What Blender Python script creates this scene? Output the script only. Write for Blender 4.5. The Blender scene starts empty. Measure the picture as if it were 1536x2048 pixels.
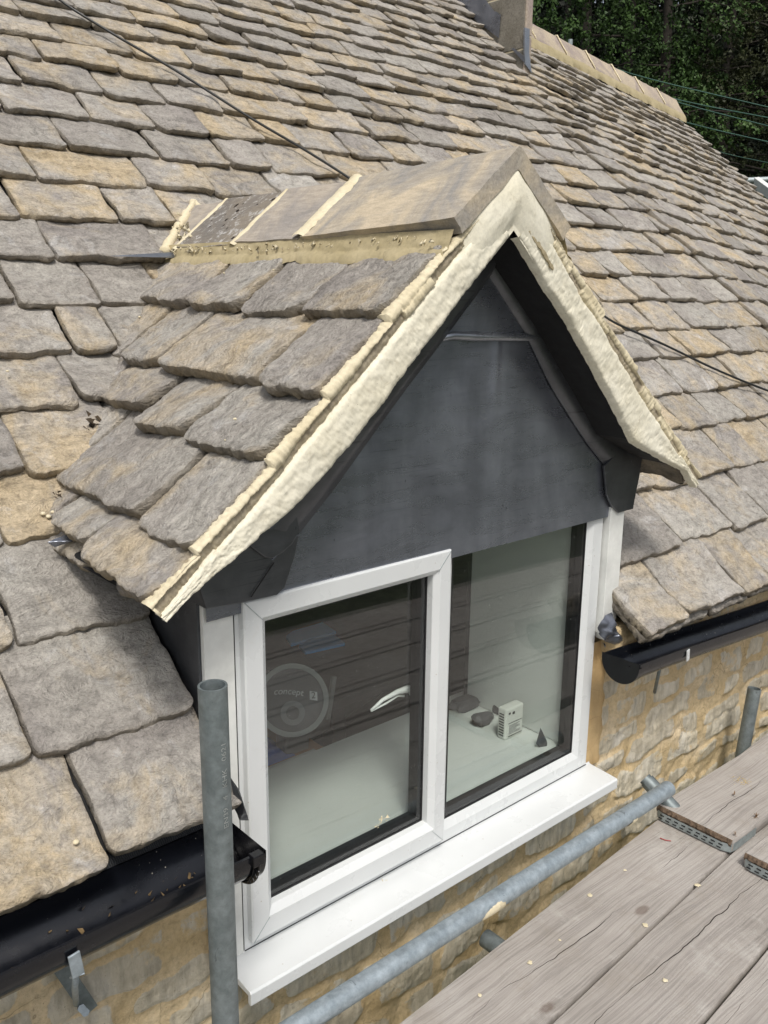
import bpy, math, random
import numpy as np
from mathutils import Vector, Matrix
random.seed(7); RNG = np.random.default_rng(7)
S = bpy.context.scene; COL = S.collection
R = math.radians
# ------------------------------------------------------------------ camera
YAW, PIT, ROL = .723452, .24469, .0107785
CAM = np.array([-.90670404, -1.47922473, 1.4392415])
FOC = 1802.267
cF = np.array([math.sin(YAW)*math.cos(PIT), math.cos(YAW)*math.cos(PIT), -math.sin(PIT)])
_r = np.cross(cF, [0, 0, 1]); _r /= np.linalg.norm(_r); _u = np.cross(_r, cF)
cR = math.cos(ROL)*_r + math.sin(ROL)*_u; cU = -math.sin(ROL)*_r + math.cos(ROL)*_u
cam = bpy.data.cameras.new('camera'); co = bpy.data.objects.new('camera', cam); COL.objects.link(co)
cam.sensor_fit = 'VERTICAL'; cam.sensor_height = 36; cam.lens = 36*FOC/2048; cam.clip_start = .05; cam.clip_end = 500
m = Matrix.Identity(4)
for i in range(3):
    m[i][0] = cR[i]; m[i][1] = cU[i]; m[i][2] = -cF[i]; m[i][3] = CAM[i]
co.matrix_world = m; S.camera = co
# ------------------------------------------------------------------ sky and sun
SUN_EL, SUN_ROT = R(56), R(212)
w = bpy.data.worlds.new("World"); S.world = w; w.use_nodes = True
nt = w.node_tree; bg = nt.nodes['Background']; sky = nt.nodes.new('ShaderNodeTexSky')
sky.sky_type = 'NISHITA'; sky.sun_disc = False; sky.sun_elevation = SUN_EL; sky.sun_rotation = SUN_ROT
sky.air_density = 1.0; sky.dust_density = 4.0; sky.ozone_density = .6
hs = nt.nodes.new('ShaderNodeHueSaturation'); hs.inputs['Saturation'].default_value = .45
nt.links.new(sky.outputs[0], hs.inputs['Color']); nt.links.new(hs.outputs[0], bg.inputs[0]); bg.inputs[1].default_value = .105
sl = bpy.data.lights.new('sun', 'SUN'); so = bpy.data.objects.new('sun', sl); COL.objects.link(so)
sl.energy = 1.9; sl.angle = R(12); sl.color = (1, .96, .9)
sd = Vector((math.sin(SUN_ROT)*math.cos(SUN_EL), math.cos(SUN_ROT)*math.cos(SUN_EL), math.sin(SUN_EL)))
so.rotation_euler = sd.to_track_quat('Z', 'Y').to_euler()
S.view_settings.view_transform = 'Standard'; S.view_settings.look = 'None'; S.view_settings.gamma = 1
S.view_settings.exposure = .37
# ------------------------------------------------------------------ helpers
def A3(*a): return np.array(a, float)
def at(x, y, P, n):
    d = cF + (x-768)/FOC*cR - (y-1024)/FOC*cU; P = np.array(P, float); n = np.array(n, float)
    return CAM + d*((P-CAM) @ n)/(d @ n)
def aty(x, y, Y): return at(x, y, (0, Y, 0), (0, 1, 0))
def link(name, me, mat=None, parent=None):
    o = bpy.data.objects.new(name, me); COL.objects.link(o)
    if mat is not None:
        me.materials.append(mat)
    if parent: o.parent = parent
    return o
def tag(o, label=None, cat=None, group=None, kind=None):
    if label: o['label'] = label
    if cat: o['category'] = cat
    if group: o['group'] = group
    if kind: o['kind'] = kind
    return o
def empty(name, loc=(0, 0, 0), **k):
    o = bpy.data.objects.new(name, None); COL.objects.link(o); o.location = loc; o.empty_display_size = .1
    return tag(o, **k)
class MB:
    def __init__(s): s.v = []; s.f = []; s.a = []; s.n = 0
    def add(s, v, f, a=None):
        v = np.asarray(v, float); s.v.append(v); s.f.extend([tuple(int(i)+s.n for i in q) for q in f]); s.n += len(v)
        s.a.append(np.zeros((len(v), 4)) if a is None else np.broadcast_to(np.asarray(a, float), (len(v), 4)))
    def box(s, x0, x1, y0, y1, z0, z1, a=None):
        v = [(x, y, z) for x in (x0, x1) for y in (y0, y1) for z in (z0, z1)]
        s.add(v, [(0, 1, 3, 2), (4, 6, 7, 5), (0, 4, 5, 1), (2, 3, 7, 6), (0, 2, 6, 4), (1, 5, 7, 3)], a)
    def obox(s, p, q, w, h, up=(0, 0, 1), a=None):
        p = np.array(p, float); q = np.array(q, float); d = q-p; d /= np.linalg.norm(d)
        sd_ = np.cross(d, up); sd_ /= np.linalg.norm(sd_); u = np.cross(sd_, d)
        v = [b+sd_*i*w/2+u*j*h/2 for b in (p, q) for i in (-1, 1) for j in (-1, 1)]
        s.add(v, [(0, 1, 3, 2), (4, 6, 7, 5), (0, 4, 5, 1), (2, 3, 7, 6), (0, 2, 6, 4), (1, 5, 7, 3)], a)
    def tube(s, pts, r, n=16, caps=True, a=None):
        pts = [np.array(p, float) for p in pts]; rr = r if hasattr(r, '__len__') else [r]*len(pts)
        ref = A3(0, 0, 1); d0 = pts[-1]-pts[0]
        if abs(d0[2]) > .9*np.linalg.norm(d0): ref = A3(1, 0, 0)
        V = []
        for i, p in enumerate(pts):
            d = pts[min(i+1, len(pts)-1)]-pts[max(i-1, 0)]; d = d/np.linalg.norm(d)
            e = np.cross(d, ref); e /= np.linalg.norm(e); g = np.cross(e, d)
            for k in range(n):
                t = 2*math.pi*k/n; V.append(p+rr[i]*(math.cos(t)*e+math.sin(t)*g))
        Fc = [(i*n+k, i*n+(k+1) % n, (i+1)*n+(k+1) % n, (i+1)*n+k) for i in range(len(pts)-1) for k in range(n)]
        if caps: Fc += [tuple(range(n-1, -1, -1)), tuple((len(pts)-1)*n+k for k in range(n))]
        s.add(V, Fc, a)
    def plate(s, poly, y0, y1, a=None):   # polygon in (x,z) extruded from y0 (front) to y1 (back)
        n = len(poly); v = [(p[0], y0, p[1]) for p in poly]+[(p[0], y1, p[1]) for p in poly]
        s.add(v, [tuple(range(n)), tuple(range(2*n-1, n-1, -1))]+[(i, i+n, (i+1) % n+n, (i+1) % n) for i in range(n)], a)
    def grid(s, P, a=None, flip=False):   # P (m,n,3)
        mm, nn = P.shape[:2]; f = []
        for i in range(mm-1):
            for j in range(nn-1):
                q = (i*nn+j, (i+1)*nn+j, (i+1)*nn+j+1, i*nn+j+1); f.append(q[::-1] if flip else q)
        s.add(P.reshape(-1, 3), f, None if a is None else np.asarray(a).reshape(-1, 4) if np.ndim(a) == 3 else a)
    def loft(s, loops, close=True, a=None):   # loops: (x0,x1,z0,z1,y) mitred rectangles
        V = []
        for (x0, x1, z0, z1, y) in loops: V += [(x0, y, z0), (x1, y, z0), (x1, y, z1), (x0, y, z1)]
        f = [(4*i+k, 4*i+(k+1) % 4, 4*i+4+(k+1) % 4, 4*i+4+k) for i in range(len(loops)-1) for k in range(4)]
        s.add(V, f, a)
    def build(s, name, mat, parent=None, smooth=False, bevel=0, auto=None):
        me = bpy.data.meshes.new(name); V = np.concatenate(s.v)
        me.from_pydata(V.tolist(), [], s.f); me.validate()
        if len(me.vertices) == len(V):
            at_ = me.attributes.new('tone', 'FLOAT_COLOR', 'POINT'); at_.data.foreach_set('color', np.concatenate(s.a).astype(np.float32).ravel())
        if smooth: me.shade_smooth()
        o = link(name, me, mat, parent)
        if bevel:
            b = o.modifiers.new('bevel', 'BEVEL'); b.width = bevel; b.segments = 2; b.limit_method = 'ANGLE'; b.angle_limit = R(40)
        if auto:
            me.shade_smooth()
            me.set_sharp_from_angle(angle=R(auto))
        return o
# vectorised value noise
def _h(ix, iy, sd):
    n = (ix.astype(np.int64)*374761393+iy.astype(np.int64)*668265263+int(sd)*1274126177) & 0xffffffff
    n = ((n ^ (n >> 13))*1274126177) & 0xffffffff
    return ((n ^ (n >> 16)) & 0xffff)/65535.
def vn(x, y, sd=0):
    x = np.asarray(x, float); y = np.asarray(y, float)+0*x
    ix = np.floor(x); iy = np.floor(y); fx = x-ix; fy = y-iy; fx = fx*fx*(3-2*fx); fy = fy*fy*(3-2*fy)
    a = _h(ix, iy, sd); b = _h(ix+1, iy, sd); c = _h(ix, iy+1, sd); d = _h(ix+1, iy+1, sd)
    return (a*(1-fx)+b*fx)*(1-fy)+(c*(1-fx)+d*fx)*fy
def fbm(x, y, sd=0, o=4):
    t = 0; am = .5
    for k in range(o):
        t = t+am*(vn(x, y, sd+k*17)-.5); x = np.asarray(x)*2.03+3.1; y = np.asarray(y)*2.03+1.7; am *= .5
    return t*2
# ------------------------------------------------------------------ material building
class N:
    def __init__(s, name):
        s.m = bpy.data.materials.new(name); s.m.use_nodes = True; s.t = s.m.node_tree; s.t.nodes.clear()
        s.out = s.n('OutputMaterial'); s.b = s.n('BsdfPrincipled'); s.t.links.new(s.b.outputs[0], s.out.inputs[0])
        s.co = s.n('TexCoord').outputs['Object']
    def n(s, ty, **k):
        nd = s.t.nodes.new('ShaderNode'+ty)
        for a, b in k.items(): setattr(nd, a, b)
        return nd
    def set(s, sock, val):
        if val is None: return
        if isinstance(val, bpy.types.NodeSocket): s.t.links.new(val, sock)
        else:
            if isinstance(val, (tuple, list)) and len(val) == 3 and sock.type == 'RGBA': val = (*val, 1)
            sock.default_value = val
    def map(s, scale=(1, 1, 1), rot=(0, 0, 0), loc=(0, 0, 0), vec=None):
        nd = s.n('Mapping'); s.set(nd.inputs[0], vec or s.co)
        nd.inputs['Scale'].default_value = scale; nd.inputs['Rotation'].default_value = rot; nd.inputs['Location'].default_value = loc
        return nd.outputs[0]
    def noise(s, sc, det=6, rough=.6, vec=None, dist=0, col=False):
        nd = s.n('TexNoise'); s.set(nd.inputs['Vector'], vec or s.co); nd.inputs['Scale'].default_value = sc
        nd.inputs['Detail'].default_value = det; nd.inputs['Roughness'].default_value = rough; nd.inputs['Distortion'].default_value = dist
        return nd.outputs['Color' if col else 0]
    def voro(s, sc, feat='F1', vec=None, rnd=1):
        nd = s.n('TexVoronoi', feature=feat); s.set(nd.inputs['Vector'], vec or s.co); nd.inputs['Scale'].default_value = sc
        nd.inputs['Randomness'].default_value = rnd; return nd.outputs[0]
    def ramp(s, f, stops, lin=True):
        nd = s.n('ValToRGB'); s.set(nd.inputs[0], f); e = nd.color_ramp.elements
        while len(e) < len(stops): e.new(.5)
        for i, (p, c) in enumerate(stops):
            e[i].position = p; e[i].color = (*c, 1) if hasattr(c, '__len__') else (c, c, c, 1)
        return nd.outputs[0]
    def mix(s, f, a, b, mode='MIX'):
        nd = s.n('Mix', data_type='RGBA', blend_type=mode); s.set(nd.inputs[0], f); s.set(nd.inputs[6], a); s.set(nd.inputs[7], b); return nd.outputs[2]
    def math(s, op, a, b=None, c=None, clamp=False):
        nd = s.n('Math', operation=op, use_clamp=clamp); s.set(nd.inputs[0], a); s.set(nd.inputs[1], b)
        if c is not None: s.set(nd.inputs[2], c)
        return nd.outputs[0]
    def vadd(s, a, b, op='ADD'):
        nd = s.n('VectorMath', operation=op); s.set(nd.inputs[0], a)
        if op == 'SCALE': s.set(nd.inputs['Scale'], b)
        else: s.set(nd.inputs[1], b)
        return nd.outputs[0]
    def sep(s, v):
        nd = s.n('SeparateXYZ'); s.set(nd.inputs[0], v); return nd.outputs
    def comb(s, x, y, z):
        nd = s.n('CombineXYZ'); s.set(nd.inputs[0], x); s.set(nd.inputs[1], y); s.set(nd.inputs[2], z); return nd.outputs[0]
    def attr(s, nm='tone'):
        nd = s.n('Attribute', attribute_name=nm); sp = s.n('SeparateColor'); s.t.links.new(nd.outputs['Color'], sp.inputs[0])
        return sp.outputs[0], sp.outputs[1], sp.outputs[2], nd.outputs['Alpha']
    def bump(s, h, dist=.002, strength=1, nrm=None):
        nd = s.n('Bump'); s.set(nd.inputs['Height'], h); nd.inputs['Distance'].default_value = dist; nd.inputs['Strength'].default_value = strength
        if nrm: s.set(nd.inputs['Normal'], nrm)
        return nd.outputs[0]
    def fin(s, col=None, rough=None, met=None, nrm=None, spec=None):
        for k, v in (('Base Color', col), ('Roughness', rough), ('Metallic', met), ('Normal', nrm), ('Specular IOR Level', spec)): s.set(s.b.inputs[k], v)
        return s.m
def plain(name, c, rough=.6, met=0, var=.12, sc=8, bump=.0008, bsc=60):
    k = N(name); f = k.noise(sc, 5); lo = tuple(x*(1-var) for x in c); hi = tuple(min(1, x*(1+var)) for x in c)
    return k.fin(k.ramp(f, [(.3, lo), (.7, hi)]), k.ramp(k.noise(sc*3), [(.3, max(0, rough-.08)), (.7, min(1, rough+.08))]), met,
                 k.bump(k.noise(bsc, 4), bump) if bump else None)
# --- stone roof tile
def m_tile(name, dark=1.0):
    k = N(name); o_, br, sdv, ed = k.attr()
    off = k.comb(k.math('MULTIPLY', sdv, 37.), k.math('MULTIPLY', sdv, 91.), k.math('MULTIPLY', sdv, 53.))
    v = k.vadd(k.co, off)
    big = k.noise(5.5, 5, .62, v, .6)
    f = k.math('ADD', k.math('MULTIPLY_ADD', big, 1.75, -.375), k.math('MULTIPLY', k.math('SUBTRACT', o_, .5), .62))
    grey = k.ramp(k.noise(3.2, 3, .5, k.vadd(v, (5, 3, 1))), [(.3, (.305, .280, .258)), (.5, (.385, .358, .322)), (.7, (.445, .422, .378))])
    och = k.ramp(k.noise(11, 5, .6, v), [(.3, (.42, .335, .215)), (.7, (.54, .45, .32))])
    tan = (.45, .395, .315)
    c = k.mix(k.ramp(f, [(.44, 0.), (.60, 1.)]), grey, tan)
    c = k.mix(k.ramp(f, [(.62, 0.), (.80, 1.)]), c, och)
    # pale mineral bloom
    c = k.mix(k.ramp(k.noise(7, 7, .7, k.vadd(v, (9, 2, 4)), 1.2), [(.57, 0.), (.70, .6)]), c, (.58, .57, .56))
    # grain and pits
    g = k.noise(160, 4, .75, v); c = k.mix(1., c, k.ramp(g, [(.25, .66), (.5, .99), (.75, 1.22)]), 'MULTIPLY')
    g2 = k.noise(38, 5, .7, v, .5); c = k.mix(1., c, k.ramp(g2, [(.28, .58), (.5, 1.), (.72, 1.2)]), 'MULTIPLY')
    dl_ = k.ramp(k.noise(15, 7, .75, k.vadd(v, (2, 8, 5)), .8), [(.585, 0.), (.66, .5)]); c = k.mix(dl_, c, (.15, .135, .115))
    # edges: earth brown, damp dirt with its own patchiness
    c = k.mix(k.math('MULTIPLY', ed, .7), c, k.ramp(k.noise(24, 4, .6, v), [(.35, (.10, .08, .05)), (.65, (.24, .195, .125))]))
    c = k.mix(1., c, k.math('MULTIPLY', k.math('ADD', br, .5), dark), 'MULTIPLY')
    # pits / dark lichen dots
    lc = k.ramp(k.noise(19, 8, .8, k.vadd(v, (4, 4, 1)), .6), [(.64, 0.), (.69, .8)]); c = k.mix(k.math('MULTIPLY', lc, k.ramp(k.noise(2.3, 2, .5, k.vadd(v, (1, 9, 3))), [(.52, 0.), (.6, 1.)])), c, (.60, .59, .55))
    pit = k.ramp(k.voro(75, vec=v), [(.06, 1.), (.13, 0.)]); gate = k.ramp(k.noise(9, 2, .5, v), [(.5, 0.), (.62, 1.)])
    c = k.mix(k.math('MULTIPLY', k.math('MULTIPLY', pit, gate), .6), c, (.05, .045, .04))
    wp = k.ramp(k.voro(48, vec=k.vadd(v, (3, 3, 3))), [(.05, 1.), (.10, 0.)]); c = k.mix(k.math('MULTIPLY', wp, .22), c, (.6, .58, .53))
    # cleft relief, stretched along the courses
    vc = k.map((1., 2.1, 2.1), vec=v); r1 = k.noise(13, 8, .6, vc, 1.3)
    cl = k.math('PINGPONG', k.math('MULTIPLY', r1, 5.), .5)
    crl = k.math('MULTIPLY', k.ramp(cl, [(.0, 1.), (.035, 0.)]), k.ramp(k.noise(8, 3, .5, v), [(.46, 0.), (.6, 1.)])); c = k.mix(k.math('MULTIPLY', crl, .7), c, (.08, .065, .05))
    h = k.math('ADD', k.math('MULTIPLY', cl, .7), k.math('ADD', k.math('MULTIPLY', g2, 1.), k.math('MULTIPLY', g, .35)))
    h2 = k.math('ADD', h, k.math('MULTIPLY', k.noise(60, 6, .65, v), .7))
    return k.fin(c, .86, 0, k.bump(h2, .0065, 1.), .25)
M_tile = m_tile('stone_tile')
# --- cream lime mortar
def m_mortar(name, c0, c1):
    k = N(name); a, b, c_, d = k.attr(); n1 = k.noise(9, 5, .6); n2 = k.noise(120, 4, .7)
    c = k.ramp(n1, [(.3, c0), (.7, c1)]); c = k.mix(1., c, k.ramp(n2, [(.2, .84), (.6, 1.05)]), 'MULTIPLY')
    st = k.ramp(k.noise(26, 7, .75, None, .8), [(.56, 0.), (.70, 1.)]); c = k.mix(k.math('MULTIPLY', st, .42), c, (.33, .27, .17)); ck = k.ramp(k.voro(7, 'DISTANCE_TO_EDGE', k.vadd(k.co, k.vadd(k.noise(9, 4, .6, col=True), (.1, .1, .1), 'MULTIPLY'))), [(0., 1.), (.010, 0.)]); c = k.mix(k.math('MULTIPLY', k.math('MULTIPLY', ck, k.ramp(k.noise(5), [(.60, 0.), (.66, 1.)])), .5), c, (.26, .20, .12)); dp = k.ramp(k.voro(85), [(.05, .8), (.09, 0.)]); c = k.mix(k.math('MULTIPLY', dp, k.ramp(k.noise(8), [(.5, 0.), (.6, 1.)])), c, (.14, .11, .07))
    c = k.mix(k.math('MULTIPLY', a, k.ramp(k.noise(30, 5, .7), [(.35, .95), (.6, .55)])), c, (.235, .195, .145))
    h = k.math('ADD', k.math('MULTIPLY', k.noise(45, 5, .6, k.map((1, 1, .5))), 1.), k.math('MULTIPLY', n2, .25))
    return k.fin(c, .8, 0, k.bump(h, .0026, .7), .3)
M_mortar = m_mortar('lime_mortar', (.60, .52, .345), (.70, .63, .46))
M_mortar2 = m_mortar('damp_mortar', (.36, .30, .17), (.47, .40, .25))
# --- sawn ridge stone
def m_ridge(name, lich=0., ca=(.30, .285, .262), cb=(.53, .45, .33)):
    k = N(name); v = k.map((1, 1, 1)); f = k.noise(3.6, 5, .62, k.map((1.2, 1.6, 1.2), (0, 0, .5)), 1.0)
    c = k.ramp(f, [(.38, ca), (.5, tuple(.5*(x+y) for x, y in zip(ca, cb))), (.6, cb)])
    st = k.noise(30, 5, .65, k.map((3, .6, 3))); c = k.mix(1., c, k.ramp(st, [(.3, .8), (.7, 1.12)]), 'MULTIPLY')
    c = k.mix(1., c, k.ramp(k.noise(220, 3, .7), [(.3, .82), (.7, 1.1)]), 'MULTIPLY')
    h = k.noise(40, 6, .6, k.map((3, .7, 3)))
    if lich:
        c = k.mix(.75, c, (.14, .125, .11))
        wl = k.ramp(k.noise(34, 7, .78, None, .4), [(.54, 0.), (.60, 1.)]); c = k.mix(k.math('MULTIPLY', wl, .8), c, (.50, .49, .47))
        dk = k.ramp(k.math('ADD', k.voro(30, vec=k.vadd(k.co, k.vadd(k.noise(20, 4, .6, col=True), (.03, .03, .03), 'MULTIPLY'))), k.math('MULTIPLY', k.noise(9, 4, .6), .9)), [(.56, 1.), (.62, 0.)]); c = k.mix(dk, c, (.022, .015, .012))
        h = k.math('ADD', h, k.math('MULTIPLY', dk, 1.2))
    return k.fin(c, .85, 0, k.bump(h, .002 if not lich else .005, .7), .25)
M_ridge = m_ridge('sawn_ridge_stone'); M_ridgeL = m_ridge('mossy_ridge_stone', 1.); M_ridge2 = m_ridge('grey_ridge_stone', 0, (.31, .285, .26), (.44, .385, .315))
M_ridge3 = m_ridge('pale_ridge_stone', 0, (.36, .30, .27), (.52, .44, .33))
# --- lead
def m_lead(name, c0=(.035, .038, .046), c1=(.105, .11, .135), rough=.42):
    k = N(name); f = k.noise(4.5, 6, .6, k.map((1, 1, .55)), .5); c = k.ramp(f, [(.3, c0), (.7, c1)])
    vs = k.noise(7, 5, .6, k.map((1.6, 1, .16))); c = k.mix(1., c, k.ramp(vs, [(.35, .9), (.7, 1.1)]), 'MULTIPLY')
    br_ = k.noise(5, 6, .7, k.map((1.2, 1, 3.5), (0, R(-28), 0)), 1.); c = k.mix(1., c, k.ramp(br_, [(.3, .9), (.7, 1.1)]), 'MULTIPLY')
    # fine horizontal tool scratches
    ln = k.noise(3, 4, .7, k.map((1.1, 1, 55), (0, R(4), 0))); lm = k.ramp(ln, [(.60, 0.), (.64, 1.)])
    gate = k.ramp(k.noise(5, 3), [(.45, 0.), (.6, 1.)]); c = k.mix(k.math('MULTIPLY', k.math('MULTIPLY', lm, gate), .4), c, (.012, .012, .014))
    dots = k.ramp(k.voro(55, vec=k.map((1, 1, .5))), [(.07, 1.), (.12, 0.)]); dg = k.ramp(k.noise(6, 2, .5, k.map(loc=(3, 0, 8))), [(.55, 0.), (.65, 1.)])
    c = k.mix(k.math('MULTIPLY', k.math('MULTIPLY', dots, dg), .6), c, (.012, .012, .014))
    ox = k.ramp(k.noise(6, 8, .78, k.map(loc=(7, 1, 3)), 1.4), [(.60, 0.), (.72, .45)]); c = k.mix(ox, c, (.42, .44, .47))
    ro = k.ramp(k.noise(9, 6, .7, k.map((.5, 1, 2.5), (0, R(20), 0)), .6), [(.3, rough-.08), (.7, rough+.12)])
    h = k.math('ADD', k.math('MULTIPLY', k.noise(3.5, 2), 4.), k.math('MULTIPLY', k.noise(60, 4), .12))
    return k.fin(c, ro, .75, k.bump(h, .004, .5), .5)
M_lead = m_lead('lead_sheet', (.17, .183, .215), (.31, .33, .385), .28); M_leadD = m_lead('dark_lead', (.08, .085, .095), (.165, .173, .188), .34); M_leadL = m_lead('bright_lead', (.24, .26, .29), (.42, .44, .48), .3)
# --- white pvc
def m_pvc():
    k = N('white_pvc'); f = k.noise(5, 3); c = k.ramp(f, [(.3, (.625, .645, .645)), (.7, (.665, .685, .685))])
    d = k.ramp(k.noise(34, 9, .8, k.map((.6, 1, 1)), .8), [(.58, 0.), (.80, .28)]); c = k.mix(d, c, (.48, .42, .33))
    sp = k.ramp(k.voro(26), [(.03, .6), (.055, 0.)]); c = k.mix(sp, c, (.35, .28, .2))
    return k.fin(c, k.ramp(k.noise(9), [(.3, .22), (.7, .38)]), 0, k.bump(k.noise(5, 3), .001, .3), .5)
M_pvc = m_pvc()
M_board_white = plain('weathered_white_board', (.70, .71, .68), .55, 0, .12, 14, .001, 50)
M_black = plain('black_plastic', (.008, .008, .010), .22, 0, .3, 20, .0006, 25)
def m_gutter():
    k = N('gutter_plastic'); d = k.ramp(k.noise(26, 8, .75, k.map((.6, 1, 1))), [(.62, 0.), (.85, .4)])
    c = k.mix(d, (.006, .007, .010), (.05, .05, .047)); sp = k.ramp(k.voro(60), [(.05, .7), (.09, 0.)]); c = k.mix(k.math('MULTIPLY', sp, k.ramp(k.noise(7), [(.5, 0.), (.6, 1.)])), c, (.5, .47, .4))
    return k.fin(c, k.ramp(k.noise(30, 5), [(.3, .14), (.7, .30)]), 0, k.bump(k.noise(18, 4), .0012, .4), .5)
M_gutter = m_gutter()
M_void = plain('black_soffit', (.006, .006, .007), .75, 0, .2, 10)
M_rubber = plain('black_gasket', (.012, .012, .013), .45, 0, .2, 10)
def m_galv(name, c0, c1):
    k = N(name); f = k.noise(22, 6, .65, k.map((1, 1, 1)), .3); c = k.ramp(f, [(.3, c0), (.7, c1)])
    s2 = k.ramp(k.noise(60, 5, .7), [(.35, .8), (.7, 1.14)]); c = k.mix(1., c, s2, 'MULTIPLY')
    dk = k.ramp(k.noise(18, 6, .8, k.map(loc=(2, 5, 1)), 1.), [(.62, 0.), (.68, 1.)]); c = k.mix(k.math('MULTIPLY', dk, .55), c, (.05, .055, .055))
    return k.fin(c, k.ramp(f, [(.3, .42), (.7, .6)]), .45, k.bump(k.noise(50, 4), .0008, .4), .5)
M_galv = m_galv('galvanised_tube', (.15, .18, .185), (.25, .285, .29)); M_galvL = m_galv('light_galvanised_tube', (.26, .31, .34), (.40, .46, .50))
M_zinc = m_galv('zinc_strip', (.30, .35, .36), (.42, .47, .47))
def m_glass():
    k = N('window_glass'); k.t.nodes.remove(k.b); g = k.n('BsdfGlossy'); g.inputs['Roughness'].default_value = .004; g.inputs['Color'].default_value = (1, 1, 1, 1)
    t = k.n('BsdfTransparent'); t.inputs[0].default_value = (.93, .955, .945, 1); fr = k.n('LayerWeight'); fr.inputs[0].default_value = .5
    mx = k.n('MixShader'); k.t.links.new(k.math('MULTIPLY_ADD', k.math('POWER', fr.outputs['Facing'], 5.), .9, .062, clamp=True), mx.inputs[0]); k.t.links.new(t.outputs[0], mx.inputs[1]); k.t.links.new(g.outputs[0], mx.inputs[2])
    # dust specks and water marks on the pane
    df = k.n('BsdfDiffuse'); df.inputs[0].default_value = (.55, .56, .54, 1)
    sp = k.ramp(k.voro(38), [(.022, .8), (.04, 0.)]); dust = k.ramp(k.noise(5, 6, .7), [(.35, .002), (.8, .012)])
    m2 = k.n('MixShader'); k.t.links.new(k.math('ADD', sp, dust, clamp=True), m2.inputs[0]); k.t.links.new(mx.outputs[0], m2.inputs[1]); k.t.links.new(df.outputs[0], m2.inputs[2])
    k.t.links.new(m2.outputs[0], k.out.inputs[0]); return k.m
M_glass = m_glass()
def m_wood(name, tint=(1, 1, 1)):
    k = N(name); a, b, c_, d = k.attr(); off = k.comb(k.math('MULTIPLY', c_, 40.), k.math('MULTIPLY', c_, 7.), 0.); v = k.vadd(k.co, off)
    x = k.vadd(v, k.vadd(k.noise(1.6, 3, .5, k.map((1, 1.4, 1), vec=v), col=True), (0, .07, 0), 'MULTIPLY'))
    sx = k.sep(x); rings = k.noise(16, 3, .6, k.comb(k.math('MULTIPLY', sx[0], .08), k.math('MULTIPLY', sx[1], 5.), 0.))
    fib = k.noise(34, 8, .8, k.map((.10, 9, 4), vec=x))
    c = k.ramp(k.noise(3, 4, .6, v), [(.3, (.315, .288, .26)), (.55, (.385, .355, .325)), (.75, (.44, .412, .382))])
    c = k.mix(1., c, k.ramp(k.math('PINGPONG', k.math('MULTIPLY', rings, 9.), 1.), [(.0, .80), (.5, 1.02), (1., 1.05)]), 'MULTIPLY'); c = k.mix(1., c, k.ramp(fib, [(.3, .74), (.5, 1.), (.7, 1.1)]), 'MULTIPLY')
    c = k.mix(1., c, tint, 'MULTIPLY')
    # end-to-end drying cracks
    s2 = k.sep(v); cy = k.math('SUBTRACT', s2[1], k.math('MULTIPLY', k.noise(1.3, 5, .6, k.comb(s2[0], 0., c_)), .16))
    cell = k.math('PINGPONG', cy, .125); wd = k.math('MULTIPLY', k.ramp(k.noise(2.6, 3, .6, k.comb(s2[0], k.math('MULTIPLY', s2[1], 6.), 2.)), [(.46, 0.), (.66, 1.)]), .0014)
    crk = k.math('LESS_THAN', cell, wd)
    c = k.mix(crk, c, (.03, .024, .02))
    kn = k.voro(3.4, vec=k.map((.8, 1.5, 0), vec=v)); c = k.mix(k.ramp(k.math('ADD', kn, k.math('MULTIPLY', k.noise(30, 3), .03)), [(.07, .6), (.10, 0.)]), c, (.13, .09, .07))
    dirt = k.ramp(k.noise(7, 8, .75, v), [(.52, 0.), (.72, .5)]); c = k.mix(dirt, c, (.27, .235, .19)); lm = k.ramp(k.noise(5, 8, .75, k.map(loc=(3, 7, 1), vec=v)), [(.56, 0.), (.74, .55)]); c = k.mix(lm, c, (.58, .56, .52)); ws = k.ramp(k.voro(46, vec=v), [(.035, .7), (.06, 0.)]); c = k.mix(k.math('MULTIPLY', ws, k.ramp(k.noise(4), [(.5, 0.), (.58, 1.)])), c, (.62, .58, .48))
    h = k.math('ADD', k.math('MULTIPLY', fib, 1.), k.math('ADD', k.math('MULTIPLY', rings, .8), k.math('MULTIPLY', crk, -3.)))
    return k.fin(c, .82, 0, k.bump(h, .0022, .8), .2)
M_wood = m_wood('weathered_scaffold_board')
M_endgrain = plain('broken_end_grain', (.13, .09, .06), .95, 0, .5, 120, .004, 90)
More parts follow.
